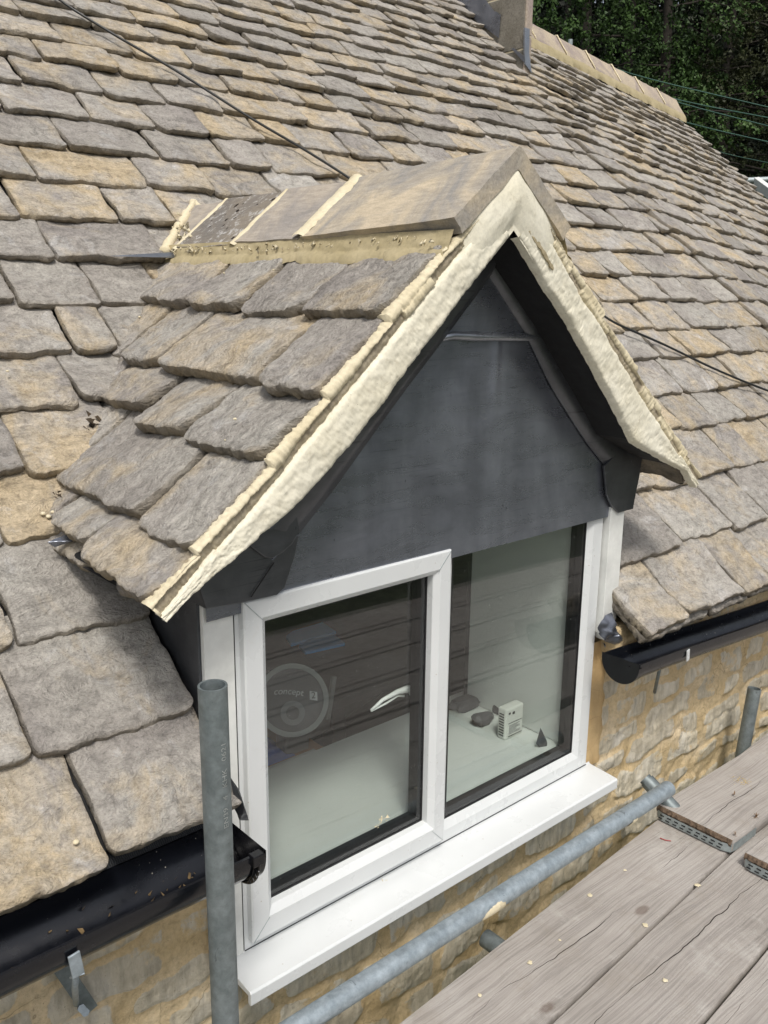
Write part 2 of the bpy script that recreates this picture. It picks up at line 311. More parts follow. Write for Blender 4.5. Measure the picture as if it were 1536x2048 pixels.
def m_wall():
    k = N('rubble_stone_wall'); mk, tn, sdv, d = k.attr(); off = k.comb(k.math('MULTIPLY', sdv, .4), 0., k.math('MULTIPLY', sdv, .5)); v = k.vadd(k.co, off)
    st = k.ramp(k.noise(9, 6, .65, v), [(.3, (.48, .42, .31)), (.5, (.60, .54, .42)), (.7, (.68, .64, .55))])
    st = k.mix(1., st, k.ramp(tn, [(0., .84), (1., 1.1)]), 'MULTIPLY')
    tool = k.noise(34, 4, .6, k.map((1.6, 1, .35), (0, R(25), 0))); st = k.mix(1., st, k.ramp(tool, [(.3, .72), (.6, 1.08)]), 'MULTIPLY')
    mo = k.ramp(k.noise(6, 6, .6), [(.3, (.50, .375, .20)), (.55, (.62, .49, .30)), (.75, (.68, .57, .40))])
    mo = k.mix(1., mo, k.ramp(k.noise(70, 5, .7), [(.28, .74), (.5, 1.), (.7, 1.12)]), 'MULTIPLY')
    edge = k.math('ADD', mk, k.math('ADD', k.math('MULTIPLY', k.math('SUBTRACT', k.noise(26, 6, .7), .5), 1.3), k.math('MULTIPLY', k.math('SUBTRACT', k.noise(5, 3, .6), .58), 2.6))); f = k.ramp(edge, [(.40, 0.), (.58, 1.)])
    c = k.mix(f, mo, st)
    crk = k.ramp(k.voro(9, 'DISTANCE_TO_EDGE', k.vadd(k.co, k.vadd(k.noise(6, 4, .6, col=True), (.12, .12, .12), 'MULTIPLY'))), [(.0, 1.), (.012, 0.)])
    c = k.mix(k.math('MULTIPLY', k.math('MULTIPLY', crk, k.ramp(k.noise(4), [(.5, 0.), (.6, 1.)])), .6), c, (.12, .08, .04))
    c = k.mix(k.ramp(k.voro(70), [(.05, .5), (.1, 0.)]), c, (.10, .075, .05))
    h = k.math('ADD', k.math('MULTIPLY', k.noise(55, 6, .7), 1.), k.math('ADD', k.math('MULTIPLY', tool, .8), k.math('MULTIPLY', k.noise(16, 4), 1.)))
    return k.fin(c, .92, 0, k.bump(h, .0065, .9), .2)
M_wall = m_wall()
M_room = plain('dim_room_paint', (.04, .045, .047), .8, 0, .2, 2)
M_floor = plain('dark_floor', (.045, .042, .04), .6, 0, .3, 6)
M_white_in = plain('white_inside_paint', (.62, .64, .61), .5, 0, .04, 4)
M_leaf_dead = plain('dead_leaf', (.045, .03, .015), .8, 0, .4, 60)
M_slate = plain('dark_slate', (.05, .05, .053), .6, 0, .4, 30, .004, 30)
M_cable = plain('black_cable', (.012, .013, .012), .4, 0, .2, 30)
# ------------------------------------------------------------------ geometry constants
W = 1.25; G = .1455; PITCH = .7399; YE = -.1442; ZE = .4496
sP, cP = math.sin(PITCH), math.cos(PITCH)
RO = A3(0, YE, ZE); RV = A3(0, cP, sP); RN = A3(0, -sP, cP); RX = A3(1, 0, 0)
def roofxy(x, y):
    p = at(x, y, RO, RN); return p[0], (p-RO) @ RV
TH = math.atan(.893); sT, cT = math.sin(TH), math.cos(TH); ZA = 1.68
# ------------------------------------------------------------------ stone tile generator
def tile(mb, O, ex, ev, en, x0, x1, v0, L, gauge, T, res, ochre, bright, rot=0, cr=None, amp=1., sidecut=None):
    w_ = x1-x0
    if w_ < .02: return
    sd = random.randrange(10**6); nu = max(4, int(w_/res)); nv = max(4, int(L/res))
    i = np.arange(nu+1)/nu; a = .6*i+.4*(.5-.5*np.cos(np.pi*i)); b = L*(np.arange(nv+1)/nv)**1.25
    Aa, Bb = np.meshgrid(a, b)
    if cr is None: cr = tuple(random.choice((random.uniform(.004, .012), random.uniform(.01, .034))) for _ in range(2))
    cl = min(cr[0], w_*.4); c2 = min(cr[1], w_*.4)
    ins = lambda r_: np.where(Bb < r_, r_-np.sqrt(np.maximum(r_*r_-(r_-Bb)**2, 0)), 0)
    L0 = ins(cl); L1 = ins(c2)
    X = x0+L0+(w_-L0-L1)*Aa; V = v0+Bb
    if sidecut: X = sidecut(X, V, x0, x1)
    dl = X-(x0+L0); dr = (x1-L1)-X
    sx = random.uniform(0, 50)
    eb = np.exp(-Bb/.03); V = V+amp*eb*(.010*fbm(X*14+sx, 0*X, sd, 4)+.005*fbm(X*60, 0*X+3, sd, 2))
    X = X+amp*(.006*fbm(V*12+sx, 0*V, sd+5, 4))*(np.exp(-dl/.03)-0*X)+amp*(.006*fbm(V*12+sx, 0*V, sd+9, 4))*np.exp(-dr/.03)
    tilt = random.gauss(0, .012); xm0 = (x0+x1)/2
    d = np.minimum(np.minimum(Bb+.0, dl+.002), dr+.002)
    hn = fbm(X*9, V*13, sd+1, 5); ter = fbm(X*5+2, V*9+1, sd+3, 4)*9; stp = (ter-np.floor(ter)); stp = np.floor(ter)+np.clip(stp*5, 0, 1)
    H = T*(1-Bb/gauge)+amp*(.0056*hn+.0016*stp)-(.0030+.0045*np.abs(fbm(X*22, V*22, sd+7, 3)))*np.exp(-(d/.0045))+(X-xm0)*tilt
    ca, sa = math.cos(rot), math.sin(rot); xm, vm = (x0+x1)/2, v0
    Xr = xm+(X-xm)*ca-(V-vm)*sa; Vr = vm+(X-xm)*sa+(V-vm)*ca
    P = O+Xr[..., None]*ex+Vr[..., None]*ev+H[..., None]*en
    nn = nu+1; verts = [P.reshape(-1, 3)]; at4 = np.tile([ochre, bright, random.random(), 0.], ((nv+1)*nn, 1))
    at4[:, 3] = np.clip(.5*np.exp(-(d.ravel()/.004)), 0, 1)
    f = [(j*nn+q, j*nn+q+1, (j+1)*nn+q+1, (j+1)*nn+q) for j in range(nv) for q in range(nu)]
    ring = [j*nn for j in range(nv, -1, -1)]+list(range(1, nu))+[j*nn+nu for j in range(nv+1)]
    rp = P.reshape(-1, 3)[ring]; k = len(ring)
    out = np.zeros((k, 3)); tq = np.arange(k)
    nl_ = nv+1
    out[:nl_] = -ex; out[nl_:nl_+nu-1] = -ev; out[nl_+nu-1:] = ex
    bn = vn(tq*.16, 0*tq, sd+11)*.7+vn(tq*.5, 0*tq, sd+14)*.3; bn2 = vn(tq*.22, 0*tq+7, sd+12)
    r2 = rp+out*(.0005+.0045*bn)[:, None]-en*(T*(.38+.2*bn2))[:, None]; r3 = rp+out*(-.004+.006*bn2)[:, None]-en*(T*.98)
    base = len(verts[0]); verts += [r2, r3]
    rr = [ring, list(range(base, base+k)), list(range(base+k, base+2*k))]
    for lo, hi in ((0, 1), (1, 2)):
        f += [(rr[lo][q], rr[hi][q], rr[hi][q+1], rr[lo][q+1]) for q in range(k-1)]
    f.append(tuple(rr[2][::-1][::max(1, k//24)]))
    ea = np.tile([ochre, bright, at4[0, 2], .9], (2*k, 1))
    mb.add(np.concatenate(verts), f, np.concatenate([at4, ea]))
def tone():
    r_ = random.random()
    o = random.uniform(.66, .85) if r_ < .12 else random.uniform(.42, .64) if r_ < .58 else random.uniform(.1, .36)
    return o, random.uniform(.38, .60) - (.09 if random.random() < .2 else 0)
def row_joints(x0, x1, fixed, wmin, wmax):
    fx = sorted([x for x in fixed if x0 < x < x1]); pts = [x0]
    for nxt in fx+[x1]:
        gap = nxt-pts[-1]
        if len(fx) and (pts[-1] in fx or pts[-1] == x0) and gap < wmax*1.35: pts.append(nxt); continue
        n_ = max(1, round(gap/random.uniform(wmin, wmax))); c0 = pts[-1]
        ws = np.array([random.uniform(.7, 1.3) for _ in range(n_)]); ws = ws/ws.sum()*gap
        for q in ws: pts.append(pts[-1]+q)
        pts[-1] = nxt
    return pts
# ================================================================== THE HOUSE
house = empty('stone_house', (0, 0, -3.4), label='stone house with mossy stone tiled roof, lead faced dormer and white window', cat='house')
house.location = (0, 0, 0)
# ---- main roof
OCH = [roofxy(*q) for q in [(90, 870), (1230, 560), (1160, 655), (1385, 650), (1400, 800), (1420, 690), (40, 1000), (110, 1640), (450, 240), (590, 300), (60, 400), (1250, 340), (330, 60), (900, 620), (1490, 720), (250, 320), (30, 370)]]
GRY = [roofxy(*q) for q in [(150, 1180), (280, 1330), (180, 490), (240, 570), (30, 900), (1400, 620), (1430, 850), (1330, 530), (110, 570), (240, 690), (300, 1150), (1490, 990), (60, 480)]]
rows = [(.010, [-.352, -.80, 1.512, 1.865]), (.235, [-.409, -.78, 1.736, 2.087]), (.463, [-.365, 2.385, 2.589]), (.68, [-.315, -.60, 2.006, 2.251, 2.50, 2.746]),
        (.858, [-.215, -.5, 2.158, 2.45]), (1.045, [-.025, -.36, 3.058, 3.319]), (1.21, [.022, -.26, .139, 2.904, 3.217]), (1.385, [-.065, .156, 2.675, 2.936, 3.165]), (1.55, [.095, .421, -.2, 2.605]),
        (1.72, [.34, .05, .523]), (1.89, [.155, .506, -.1]), (2.05, [.306, .609, 0]), (2.21, [.158, .438, .878]), (2.37, [.268, .546, .775]), (2.515, [.386, .663, .888, .1]),
        (2.65, [.502, .774, 1.009, .25]), (2.78, [.663, .9, 1.093, .4])]
v = 2.78
while v < 4.35:
    v += random.uniform(.108, .122); rows.append((v, []))
mb = MB(); VROW = [q[0] for q in rows]
def seam_x(v): return 3.43+.26*max(0, 2.58-v)
for i, (v0, jn) in enumerate(rows[:-1]):
    gauge = rows[i+1][0]-v0; xl = -1.35+v0*.12; xr = seam_x(v0)+.02 if v0 < 3.2 else 3.425
    if v0 < .3: xl = -1.1
    for lo, hi in (((xl, -.085), (1.295 if v0 < .1 else 1.333, xr)) if v0 < .50 else ((xl, xr),)):
        js = row_joints(lo, hi, jn, .21 if v0 < 2.5 else .17, .30 if v0 < 2.5 else .26)
        for a, b in zip(js[:-1], js[1:]):
            c = (a+b)/2; vc = v0+gauge*.6; z = ZE+vc*sP; half = (ZA-z)/.893
            if v0 > .5 and b < W/2+half-.07 and a > W/2-half+.07: continue
            if v0 > .5 and vc < 1.2 and abs(c-W/2) < .60 and a > .03 and b < 1.25: continue
            o, br = tone()
            for q in OCH:
                if a < q[0] < b and v0 < q[1] < v0+gauge: o, br = .84, .54
            for q in GRY:
                if a < q[0] < b and v0 < q[1] < v0+gauge: o, br = .16, .43
            T = random.uniform(.019, .026) if v0 > .3 else .027
            gp = random.uniform(.0025, .0065); dist = abs(a+.5)+v0*1.2
            res = .006 if dist < 1.8 else .009 if dist < 3.2 else .013
            tile(mb, RO, RX, RV, RN, a+gp, b-gp, v0+random.uniform(-.009, .009), gauge*1.35, gauge, T, res, o, br, random.gauss(0, .012), amp=1.)
roof = mb.build('roof', M_tile, house, auto=34)
# dark underlay below the tiles, seen in the joints
mb = MB()
def rp(x, v, h=0): return RO+x*RX+v*RV+h*RN
for xs, vs in (((-1.4, -.09), (.04, .9)), ((-1.4, 2.9), (.9, 4.4)), ((1.345, 3.38), (.05, .9)), ((2.9, 3.38), (.9, 4.4))):
    mb.add([rp(xs[0], vs[0], -.022), rp(xs[1], vs[0], -.022), rp(xs[1], vs[1], -.022), rp(xs[0], vs[1], -.022),
            rp(xs[0], vs[0], -.06), rp(xs[1], vs[0], -.06), rp(xs[1], vs[1], -.06), rp(xs[0], vs[1], -.06)], [(0, 1, 2, 3), (7, 6, 5, 4), (0, 4, 5, 1), (1, 5, 6, 2), (2, 6, 7, 3), (3, 7, 4, 0)])
mb.build('roof_underlay', M_void, house)
# ---- wing roof (bends away to the right)
WH = np.array([.98808916, .14511883, -.05118924]); WN = np.array([.13407527, -.64861849, .7492115]); WV = np.array([-.07552241, .74715097, .66034975]); WO = np.array([3.46839494, 1.76445707, 2.19202483])
mb = MB(); vw = []
for v0 in [q[0] for q in rows if q[0] < 3.95]:
    P = RO+seam_x(v0)*RX+v0*RV; vw.append((P-WO) @ WV)
vw = [q for q in vw if q > -2.5 and q < 1.40]
def wseam(v_): return -.10+(.06 if v_ > .7 else 0)+.117*max(0, -v_)
def wverge(v_): return 3.50
for i, v0 in enumerate(vw[:-1]):
    gauge = vw[i+1]-v0; u0 = wseam(v0)-.06; u1 = wverge(v0)+.03
    pass
    js = row_joints(u0, u1, [], .22, .36)
    for a, b in zip(js[:-1], js[1:]):
        o, br = tone(); gp = random.uniform(.002, .006)
        tile(mb, WO, WH, WV, WN, a+gp, b-gp, v0+random.uniform(-.008, .008), gauge*1.35, gauge, random.uniform(.02, .027), .017, o, br+.04, random.gauss(0, .012), amp=1.3)
wing = mb.build('roof', M_tile, house, auto=34)
mb = MB()
def wp(u, v, h=0): return WO+u*WH+v*WV+h*WN
pl = [(.27, -2.4), (3.0, -2.4), (3.46, -1.), (3.46, 1.39), (.03, 1.39)]
n_ = len(pl); mb.add([wp(*q, -.03) for q in pl]+[wp(*q, -.3) for q in pl], [tuple(range(n_)), tuple(range(2*n_-1, n_-1, -1))]+[(i, i+n_, (i+1) % n_+n_, (i+1) % n_) for i in range(n_)])
mb.build('roof_underlay', M_void, house)
# wing ridge tiles
rb0 = wp(.45, 1.345); rb1 = wp(3.49, 1.385)
nr_ = 7; up = A3(0, 0, .165)+WV*A3(1, 1, 0)*.09
for i in range(nr_):
    t0, t1 = i/nr_+.0015, (i+1)/nr_-.0015; mb = MB(); m_ = 8
    P = []
    for q in range(m_+1):
        b_ = rb0+(rb1-rb0)*(t0+(t1-t0)*q/m_); line = [b_+WN*.035-WV*.02, b_+WN*.05, b_+up*.5+WN*.03, b_+up*.93+WN*.015, b_+up, b_+up+A3(0, .05, -.03), b_+up*.6+A3(0, .20, -.10), b_+up*.3+A3(0, .28, -.2)]
        P.append(line)
    P = np.array(P); P += (RNG.random(P.shape)-.5)*.004; mb.grid(P, flip=True); e = mb.build('ridge_tile', M_ridge3, house, auto=50)
    if i < nr_-1:
        mb = MB(); b_ = rb0+(rb1-rb0)*((i+1)/nr_); pts = [b_+WN*.03-WV*.02, b_+WN*.056, b_+up*.5+WN*.036, b_+up*.95+WN*.02, b_+up+A3(0, .02, .008)]
        mb.tube(pts, [.007, .006, .006, .006, .005], 8); mb.build('mortar_joint', M_mortar, house, smooth=True)
mb = MB(); nn_ = 160; P = []
for i in range(nn_+1):
    b_ = rb0+(rb1-rb0)*i/nn_; j_ = float(vn(i*.7, 0*1., 4))
    P.append([b_+WV*(-.055-.03*j_)+WN*.012, b_+WV*-.05+WN*.03, b_+WV*(-.02)+WN*(.045), b_+WV*.01+WN*.05])
mb.grid(np.array(P), flip=True); mb.build('mortar_bed', M_mortar2, house, smooth=True)
# ---- chimney
CHX = 3.435; CHY = YE+3.27*cP
ch1 = aty(1061, 60, CHY)[0]
mb = MB(); z_ = 2.2; zc1 = at(1040, 99, (CHX, 0, 0), (1, 0, 0))[2]
while z_ < 5.4:
    h_ = .30 if z_ > 2.3 else zc1-z_
    if h_ > .1:
        yy = CHY
        first = True
        while yy < 3.6:
            l_ = random.uniform(.42, .62); mb.box(CHX+random.uniform(0, .002), ch1-.006, yy+(.003 if not first else 0), yy+l_-.003, z_+.004, z_+h_-.004, (random.random(), random.random(), random.random(), 0)); yy += l_; first = False
    z_ += max(h_, .1)
chim = mb.build('chimney', None, house, bevel=.004)
def m_ashlar():
    k = N('sawn_chimney_stone'); a, b, c_, d = k.attr(); c = k.ramp(k.noise(7, 6, .65), [(.3, (.17, .155, .125)), (.7, (.29, .27, .23))])
    c = k.mix(1., c, k.ramp(k.noise(90, 5, .75), [(.3, .62), (.55, 1.05)]), 'MULTIPLY'); c = k.mix(1., c, k.ramp(a, [(0., .85), (1., 1.12)]), 'MULTIPLY')
    return k.fin(c, .9, 0, k.bump(k.noise(70, 6, .7), .004), .2)
chim.data.materials.append(m_ashlar())
mb = MB(); mb.box(CHX+.004, ch1-.014, CHY+.004, 3.5, 2.2, 5.3); mb.build('chimney_mortar', M_mortar, chim)
mb = MB(); z_ = 2.25
while z_ < 5.4: mb.box(CHX+.004, ch1, CHY-.012, CHY-.0005, z_+.003, z_+.297); z_ += .30
mb.build('chimney_front', M_ridge3, chim, bevel=.003)
mb = MB()
def atx(x, y, X): return at(x, y, (X, 0, 0), (1, 0, 0))
def xplate(px, X, th=.004):
    q = [atx(*p, X) for p in px]; n_ = len(q); mb.add(q+[p+A3(th, 0, 0) for p in q], [tuple(range(n_)), tuple(range(2*n_-1, n_-1, -1))]+[(i, i+n_, (i+1) % n_+n_, (i+1) % n_) for i in range(n_)])
xplate([(880, -60), (916, 0), (934, 22), (954, 44), (976, 60), (990, 25), (971, 0), (925, -60)], CHX-.008)
xplate([(976, 60), (997, 76), (1001, 29), (990, 22)], CHX-.011)
xplate([(1022, 97), (1036, 112), (1047, 124), (1049, 113), (1040, 106), (1027, 96)], CHX-.008)
mb.build('lead_flashing', M_lead, chim)
mb = MB(); q = [aty(*p, CHY-.022) for p in ((1049, 55), (1059, 58), (1058, 105), (1063, 146), (1050, 128), (1049, 105))]; mb.plate([(p[0], p[2]) for p in q][::-1], CHY-.024, CHY-.014); mb.build('lead_flashing', M_leadL, chim)
# ---- rubble stone wall
def wall_patch(x0, x1, z0, z1, y, res, sd):
    nx = int((x1-x0)/res)+1; nz = int((z1-z0)/res)+1; xs = np.linspace(x0, x1, nx); zs = np.linspace(z0, z1, nz); X, Z = np.meshgrid(xs, zs)
    Xd = X+.045*fbm(X*8, Z*8, sd, 4)+.25*Z*0; Zd = Z+.050*fbm(X*5, Z*8, sd+4, 4)+.02*fbm(X*1.2, Z*0+1, 3, 2)
    rs = random.Random(99); zc = -3.6; mask = np.zeros_like(X); tn = np.zeros_like(X)+.5; sdn = np.zeros_like(X)
    while zc < .6:
        h = rs.uniform(.07, .145); xc = -2.4+rs.uniform(-.2, .2)
        while xc < 6:
            l = rs.uniform(.12, .34)
            ti, si, hh, dz = rs.random(), rs.random(), h*rs.uniform(.62, .88), rs.uniform(-.012, .012)
            if zc+h > z0-.1 and zc < z1+.1 and xc+l > x0-.1 and xc < x1+.1:
                cx, cz_ = xc+l/2, zc+h/2+dz; qx = np.abs(Xd-cx)-(l/2-.022)+.018; qz = np.abs(Zd-cz_)-hh/2+.018
                sdf = np.minimum(np.maximum(qx, qz), 0)+np.hypot(np.maximum(qx, 0), np.maximum(qz, 0))-.018
                mk = np.clip(.5-sdf/.012, 0, 1); sel = mk > mask; mask = np.where(sel, mk, mask); tn = np.where(sel, ti, tn); sdn = np.where(sdf < .012, si, sdn)
            xc += l
        zc += h
    hm = .007*mask+.008*mask*fbm(X*14+sdn*50, Z*14, sd+21, 3)+.012*fbm(X*9, Z*9, sd+9, 5)+.004*fbm(X*45, Z*45, sd+2, 3)
    Y = y-hm; P = np.stack([X, Y, Z], -1); a4 = np.stack([mask, tn, sdn, 0*X], -1)
    return P, a4
mb = MB()
for args in ((1.235, 2.75, -.75, .36, .03, .0075, 3), (-1.15, 1.235, -.75, -.03, .03, .0085, 3), (-1.15, .02, -.03, .30, .03, .0085, 3), (2.75, 5.5, -.75, .36, .03, .04, 3), (-2.4, 5.5, -3.45, -.75, .03, .05, 3)):
    P, a4 = wall_patch(*args); mb.grid(P, a4)
mb.build('wall', M_wall, house, smooth=True)
mb = MB(); mb.box(-2.4, 0, .06, .3, -3.4, .42); mb.box(1.26, 5.5, .06, .3, -3.4, .42); mb.box(-.1, 1.3, .06, .3, -3.4, -.04); mb.build('inner_wall', M_void, house)
# smooth ochre render beside window
mb = MB(); P = np.array([[(1.252+.085*j/10+(.02*float(vn(i*.25, 3., 8)) if j == 10 else 0), .012-.006*float(vn(i*.3, j*.5, 5))+(.012 if j == 10 else 0), -.02+.42*i/40) for j in range(11)] for i in range(41)])
M_render = N('ochre_render'); kk = M_render
cc = kk.ramp(kk.noise(7, 6, .6), [(.3, (.40, .26, .11)), (.7, (.55, .40, .21))]); cr_ = kk.ramp(kk.voro(11, 'DISTANCE_TO_EDGE', kk.vadd(kk.co, kk.vadd(kk.noise(6, 4, .6, col=True), (.1, .1, .1), 'MULTIPLY'))), [(0., 1.), (.006, 0.)])
cc = kk.mix(kk.math('MULTIPLY', cr_, .5), cc, (.1, .06, .03)); M_render = kk.fin(cc, .9, 0, kk.bump(kk.noise(40, 6, .65), .004))
mb.grid(P, flip=True); mb.build('render_patch', M_render, house, smooth=True)
# eaves: second under-course edge and stones above the right gutter
mb = MB()
x_ = 1.30
while x_ < 5.0:
    l_ = random.uniform(.2, .4); tile(mb, RO-RN*.034, RX, RV, RN, x_+.003, x_+l_-.003, -.004+random.uniform(-.004, .006), .2, .3, .026, .01, .4, .36); x_ += l_
mb.build('eaves_course', M_tile, house, auto=55)
mb = MB(); mb.box(1.30, 5.4, -.05, .05, .33, .455, (.4, .4, .3, 0)); mb.build('eaves_stone', M_wall, house, bevel=.01)
# ribbed membrane under left eaves
k = N('ribbed_membrane'); wv = k.n('TexWave'); wv.inputs['Scale'].default_value = 110; wv.inputs['Distortion'].default_value = 5; wv.inputs['Detail'].default_value = 2
k.t.links.new(k.map((.7, 3.2, 3.2)), wv.inputs[0]); M_memb = k.fin(k.ramp(wv.outputs[0], [(.3, (.015, .017, .02)), (.8, (.06, .064, .07))]), .6, 0, k.bump(wv.outputs[0], .0012))
mb = MB(); mb.add([(-1.3, -.03, .475), (-.085, -.03, .475), (-.085, -.095, .418), (-1.3, -.095, .418), (-1.3, -.03, .465), (-.085, -.03, .465), (-.085, -.095, .41), (-1.3, -.095, .41)], [(0, 3, 2, 1), (4, 5, 6, 7), (3, 7, 6, 2), (2, 6, 5, 1)]); mb.build('eaves_membrane', M_memb, house)
mb = MB(); mb.add([rp(-1.3, .0, -.004), rp(-.09, .0, -.004), (-.085, -.122, .372), (-1.3, -.122, .372)], [(0, 3, 2, 1)])
# ---- gutters
def gutter(x0, x1, yc, zc, r=.056, capl=False, capr=False, brk=(), slope=0.):
    mb = MB(); n_ = 22; prof = []
    for i in range(n_+1):
        t = math.pi+math.pi*i/n_; prof.append((yc-r*math.cos(t), zc+r*math.sin(t)))
    pr = [(yc+r+.003, zc+.012)]+prof[::1][::-1]+[(yc-r-.005, zc+.008)] if False else prof
    outer = [(yc-r*1., zc+.012), (yc-r-.006, zc+.012), (yc-r-.006, zc+.002)]+[(yc-(r+.003)*math.cos(math.pi*i/n_), zc-(r+.003)*math.sin(math.pi*i/n_)) for i in range(n_+1)]+[(yc+r+.003, zc+.012), (yc+r-.001, zc+.012)]
    inner = [(yc-(r)*math.cos(math.pi*i/n_), zc-(r)*math.sin(math.pi*i/n_)) for i in range(n_, -1, -1)]
    lp = outer+inner; m_ = len(lp); segs = max(2, int((x1-x0)/.2)); V = []
    for s_ in range(segs+1):
        x = x0+(x1-x0)*s_/segs; sag = .002*math.sin(s_*1.3)
        V += [(x, p[0], p[1]+sag+slope*(x-x0)) for p in lp]
    f = [(s_*m_+i, s_*m_+(i+1) % m_, (s_+1)*m_+(i+1) % m_, (s_+1)*m_+i) for s_ in range(segs) for i in range(m_)]
    f += [tuple(range(m_)), tuple((segs*m_+i) for i in range(m_-1, -1, -1))]; mb.add(V, f)
    g = mb.build('gutter', M_gutter, house, auto=40)
    for flag, x, sg in ((capl, x0, -1), (capr, x1, 1)):
        if not flag: continue
        mb = MB(); rr_ = r+.007; pf = [(yc-rr_*math.cos(math.pi*i/24), zc-rr_*math.sin(math.pi*i/24)) for i in range(25)]+[(yc+rr_, zc+.014), (yc-rr_, zc+.014)]
        V = [(x+dx, p[0], p[1]) for dx in (sg*.006, -sg*.022) for p in pf]; m2 = len(pf)
        mb.add(V, [tuple(range(m2)), *[(i, (i+1) % m2, (i+1) % m2+m2, i+m2) for i in range(m2-3)]]); e = mb.build('end_cap', M_black, g, auto=40)
    return g
gy, gz = -.165, .385
gl = gutter(-1.6, -.098, gy, .408, r=.064, capr=True); gl['label'] = 'black half round gutter below the left tiles'
gr_ = gutter(1.20, 5.2, -.13, .402, capl=True, slope=-.068); gr_['label'] = 'black half round gutter below the right tiles'
# clip around gutter end
mb = MB()
pf = [(gy-.070*math.cos(math.pi*i/14), .408-.066*math.sin(math.pi*i/14)) for i in range(15)]
for a, b in zip(pf[:-1], pf[1:]): mb.obox((-.112, a[0], a[1]), (-.112, b[0], b[1]), .022, .004, up=(1, 0, 0))
mb.box(-.125, -.100, gy-.080, gy-.060, .402, .424); mb.build('gutter_clip', M_black, gl, bevel=.002)
# leaves and grit inside the left gutter
mb = MB()
for i in range(260):
    x = random.uniform(-1.2, -.1); t = random.gauss(0, .35); y = gy+.061*math.sin(t); z = .408-.061*math.cos(t)+.004; s_ = random.uniform(.0015, .005)
    if x < -.3 and random.random() < .7: continue
    q = RNG.normal(size=(4, 3))*s_; mb.add(q+A3(x, y, z), [(0, 1, 2), (0, 2, 3), (0, 3, 1), (1, 3, 2)])
mb.build('gutter_grit', plain('leaf_grit', (.12, .08, .035), .9, 0, .5, 80), gl)['kind'] = 'stuff'
# rise-and-fall brackets
mb = MB(); mb.obox((-.404, .004, .19), (-.352, .002, .055), .030, .004, up=(0, 1, 0)); mb.build('bracket_plate', M_galv, gl, bevel=.001)
mb = MB(); mb.tube([(-.452, -.215, .345), (-.43, -.14, .25), (-.384, -.012, .10)], .0058, 10); mb.build('bracket_rod', M_galvL, gl, smooth=True)
mb = MB(); mb.obox((-.462, -.238, .400), (-.455, -.232, .352), .020, .004, up=(0, 1, 0)); mb.obox((-.455, -.232, .352), (-.450, -.205, .330), .020, .004); mb.build('bracket_tongue', M_galvL, gl, bevel=.001)
for s_ in (0, 1):
    mb = MB(); mb.tube([(-.378+.006*s_, -.018, .092-.012*s_), (-.380+.006*s_, -.028, .098-.012*s_)], .008, 6); mb.build('bracket_nut', M_galvL, gl)
mb = MB(); mb.tube([(1.465, -.10, .315), (1.615, .0, .135)], .0055, 10); mb.tube([(1.462, -.115, .330), (1.468, -.108, .322)], .016, 12); mb.build('bracket_rod', M_galv, gr_, smooth=True)
mb = MB(); mb.obox((1.452, -.194, .392), (1.462, -.190, .355), .014, .003, up=(0, 1, 0)); mb.build('bracket_tongue', M_pvc, gr_)
# ================================================================== DORMER ROOF
O_l = A3(W/2, 0, ZA); DL = A3(-cT, 0, -sT); NL_ = A3(-sT, 0, cT); DR = A3(cT, 0, -sT); NR = A3(sT, 0, cT)
def vy(s):  # y where dormer slope meets main roof
    z = ZA-s*sT; return YE+(z-ZE)/sP*cP
SROW = [.46, .667, .838, 1.045, 1.158]
# traced tiles of the left slope: (y_right/front .. y_back, s bottom edge)
TL = [(-.09-.045, .137, .460, .30, .42), (.137, .394, .464, .26, .45), (.394, .652, .461, .42, .47), (.652, 1.02, .450, .46, .50),
      (-.135, .078, .678, .44, .50), (.078, .494, .668, .62, .52), (.494, .715, .662, .50, .42), (.715, .95, .66, .72, .50),
      (-.137, .155, .842, .22, .42), (.155, .395, .835, .42, .44), (.395, .66, .790, .40, .46), (.66, .86, .80, .45, .5),
      (-.138, .071, 1.048, .30, .50), (.071, .50, 1.030, .36, .44), (.50, .74, 1.02, .4, .58),
      (-.140, .165, 1.156, .62, .50), (.165, .37, 1.122, .70, .48), (.37, .60, 1.115, .42, .5)]
mb = MB()
for (y0, y1, sb, o, br) in TL:
    i = min(range(5), key=lambda q: abs(SROW[q]-sb)); gauge = (SROW[i]-SROW[i-1]) if i else .26
    gauge = max(gauge, .13); ym = vy(sb-gauge*.5)
    # along-slope axis points up (towards apex)
    tile(mb, O_l, A3(0, -1, 0), -DL, NL_, -min(y1, ym+.16)+.005, -y0-.005, -sb+.0, gauge*1.45 if i else .30, gauge if i else .205, random.uniform(.027, .035) if i < 4 else .028, .005, o, br+.0, random.gauss(0, .012), cr=(random.uniform(.02, .055), random.uniform(.012, .04)), amp=1.15)
# under-eaves course
tile(mb, O_l-NL_*.030, A3(0, -1, 0), -DL, NL_, -.48, .130, -1.150, .25, .3, .024, .008, .35, .45, amp=2.)
rnd_s = [.46, .665, .84, 1.045, 1.158]
for i, sb in enumerate(rnd_s):
    gauge = (sb-rnd_s[i-1]) if i else .26; y = -.135
    while y < vy(sb-gauge*.4)+.1:
        l_ = random.uniform(.2, .34); o, br = tone(); tile(mb, O_l, A3(0, 1, 0), -DR, NR, y+.003, y+l_-.003, -sb+random.uniform(-.006, .006), gauge*1.4, gauge, .03, .01, o, br, random.gauss(0, .01), amp=1.5); y += l_
tile(mb, O_l-NR*.030, A3(0, 1, 0), -DR, NR, -.130, .4, -1.150, .25, .3, .024, .008, .35, .45, amp=2.)
droof = mb.build('dormer_roof', M_tile, house, auto=34)
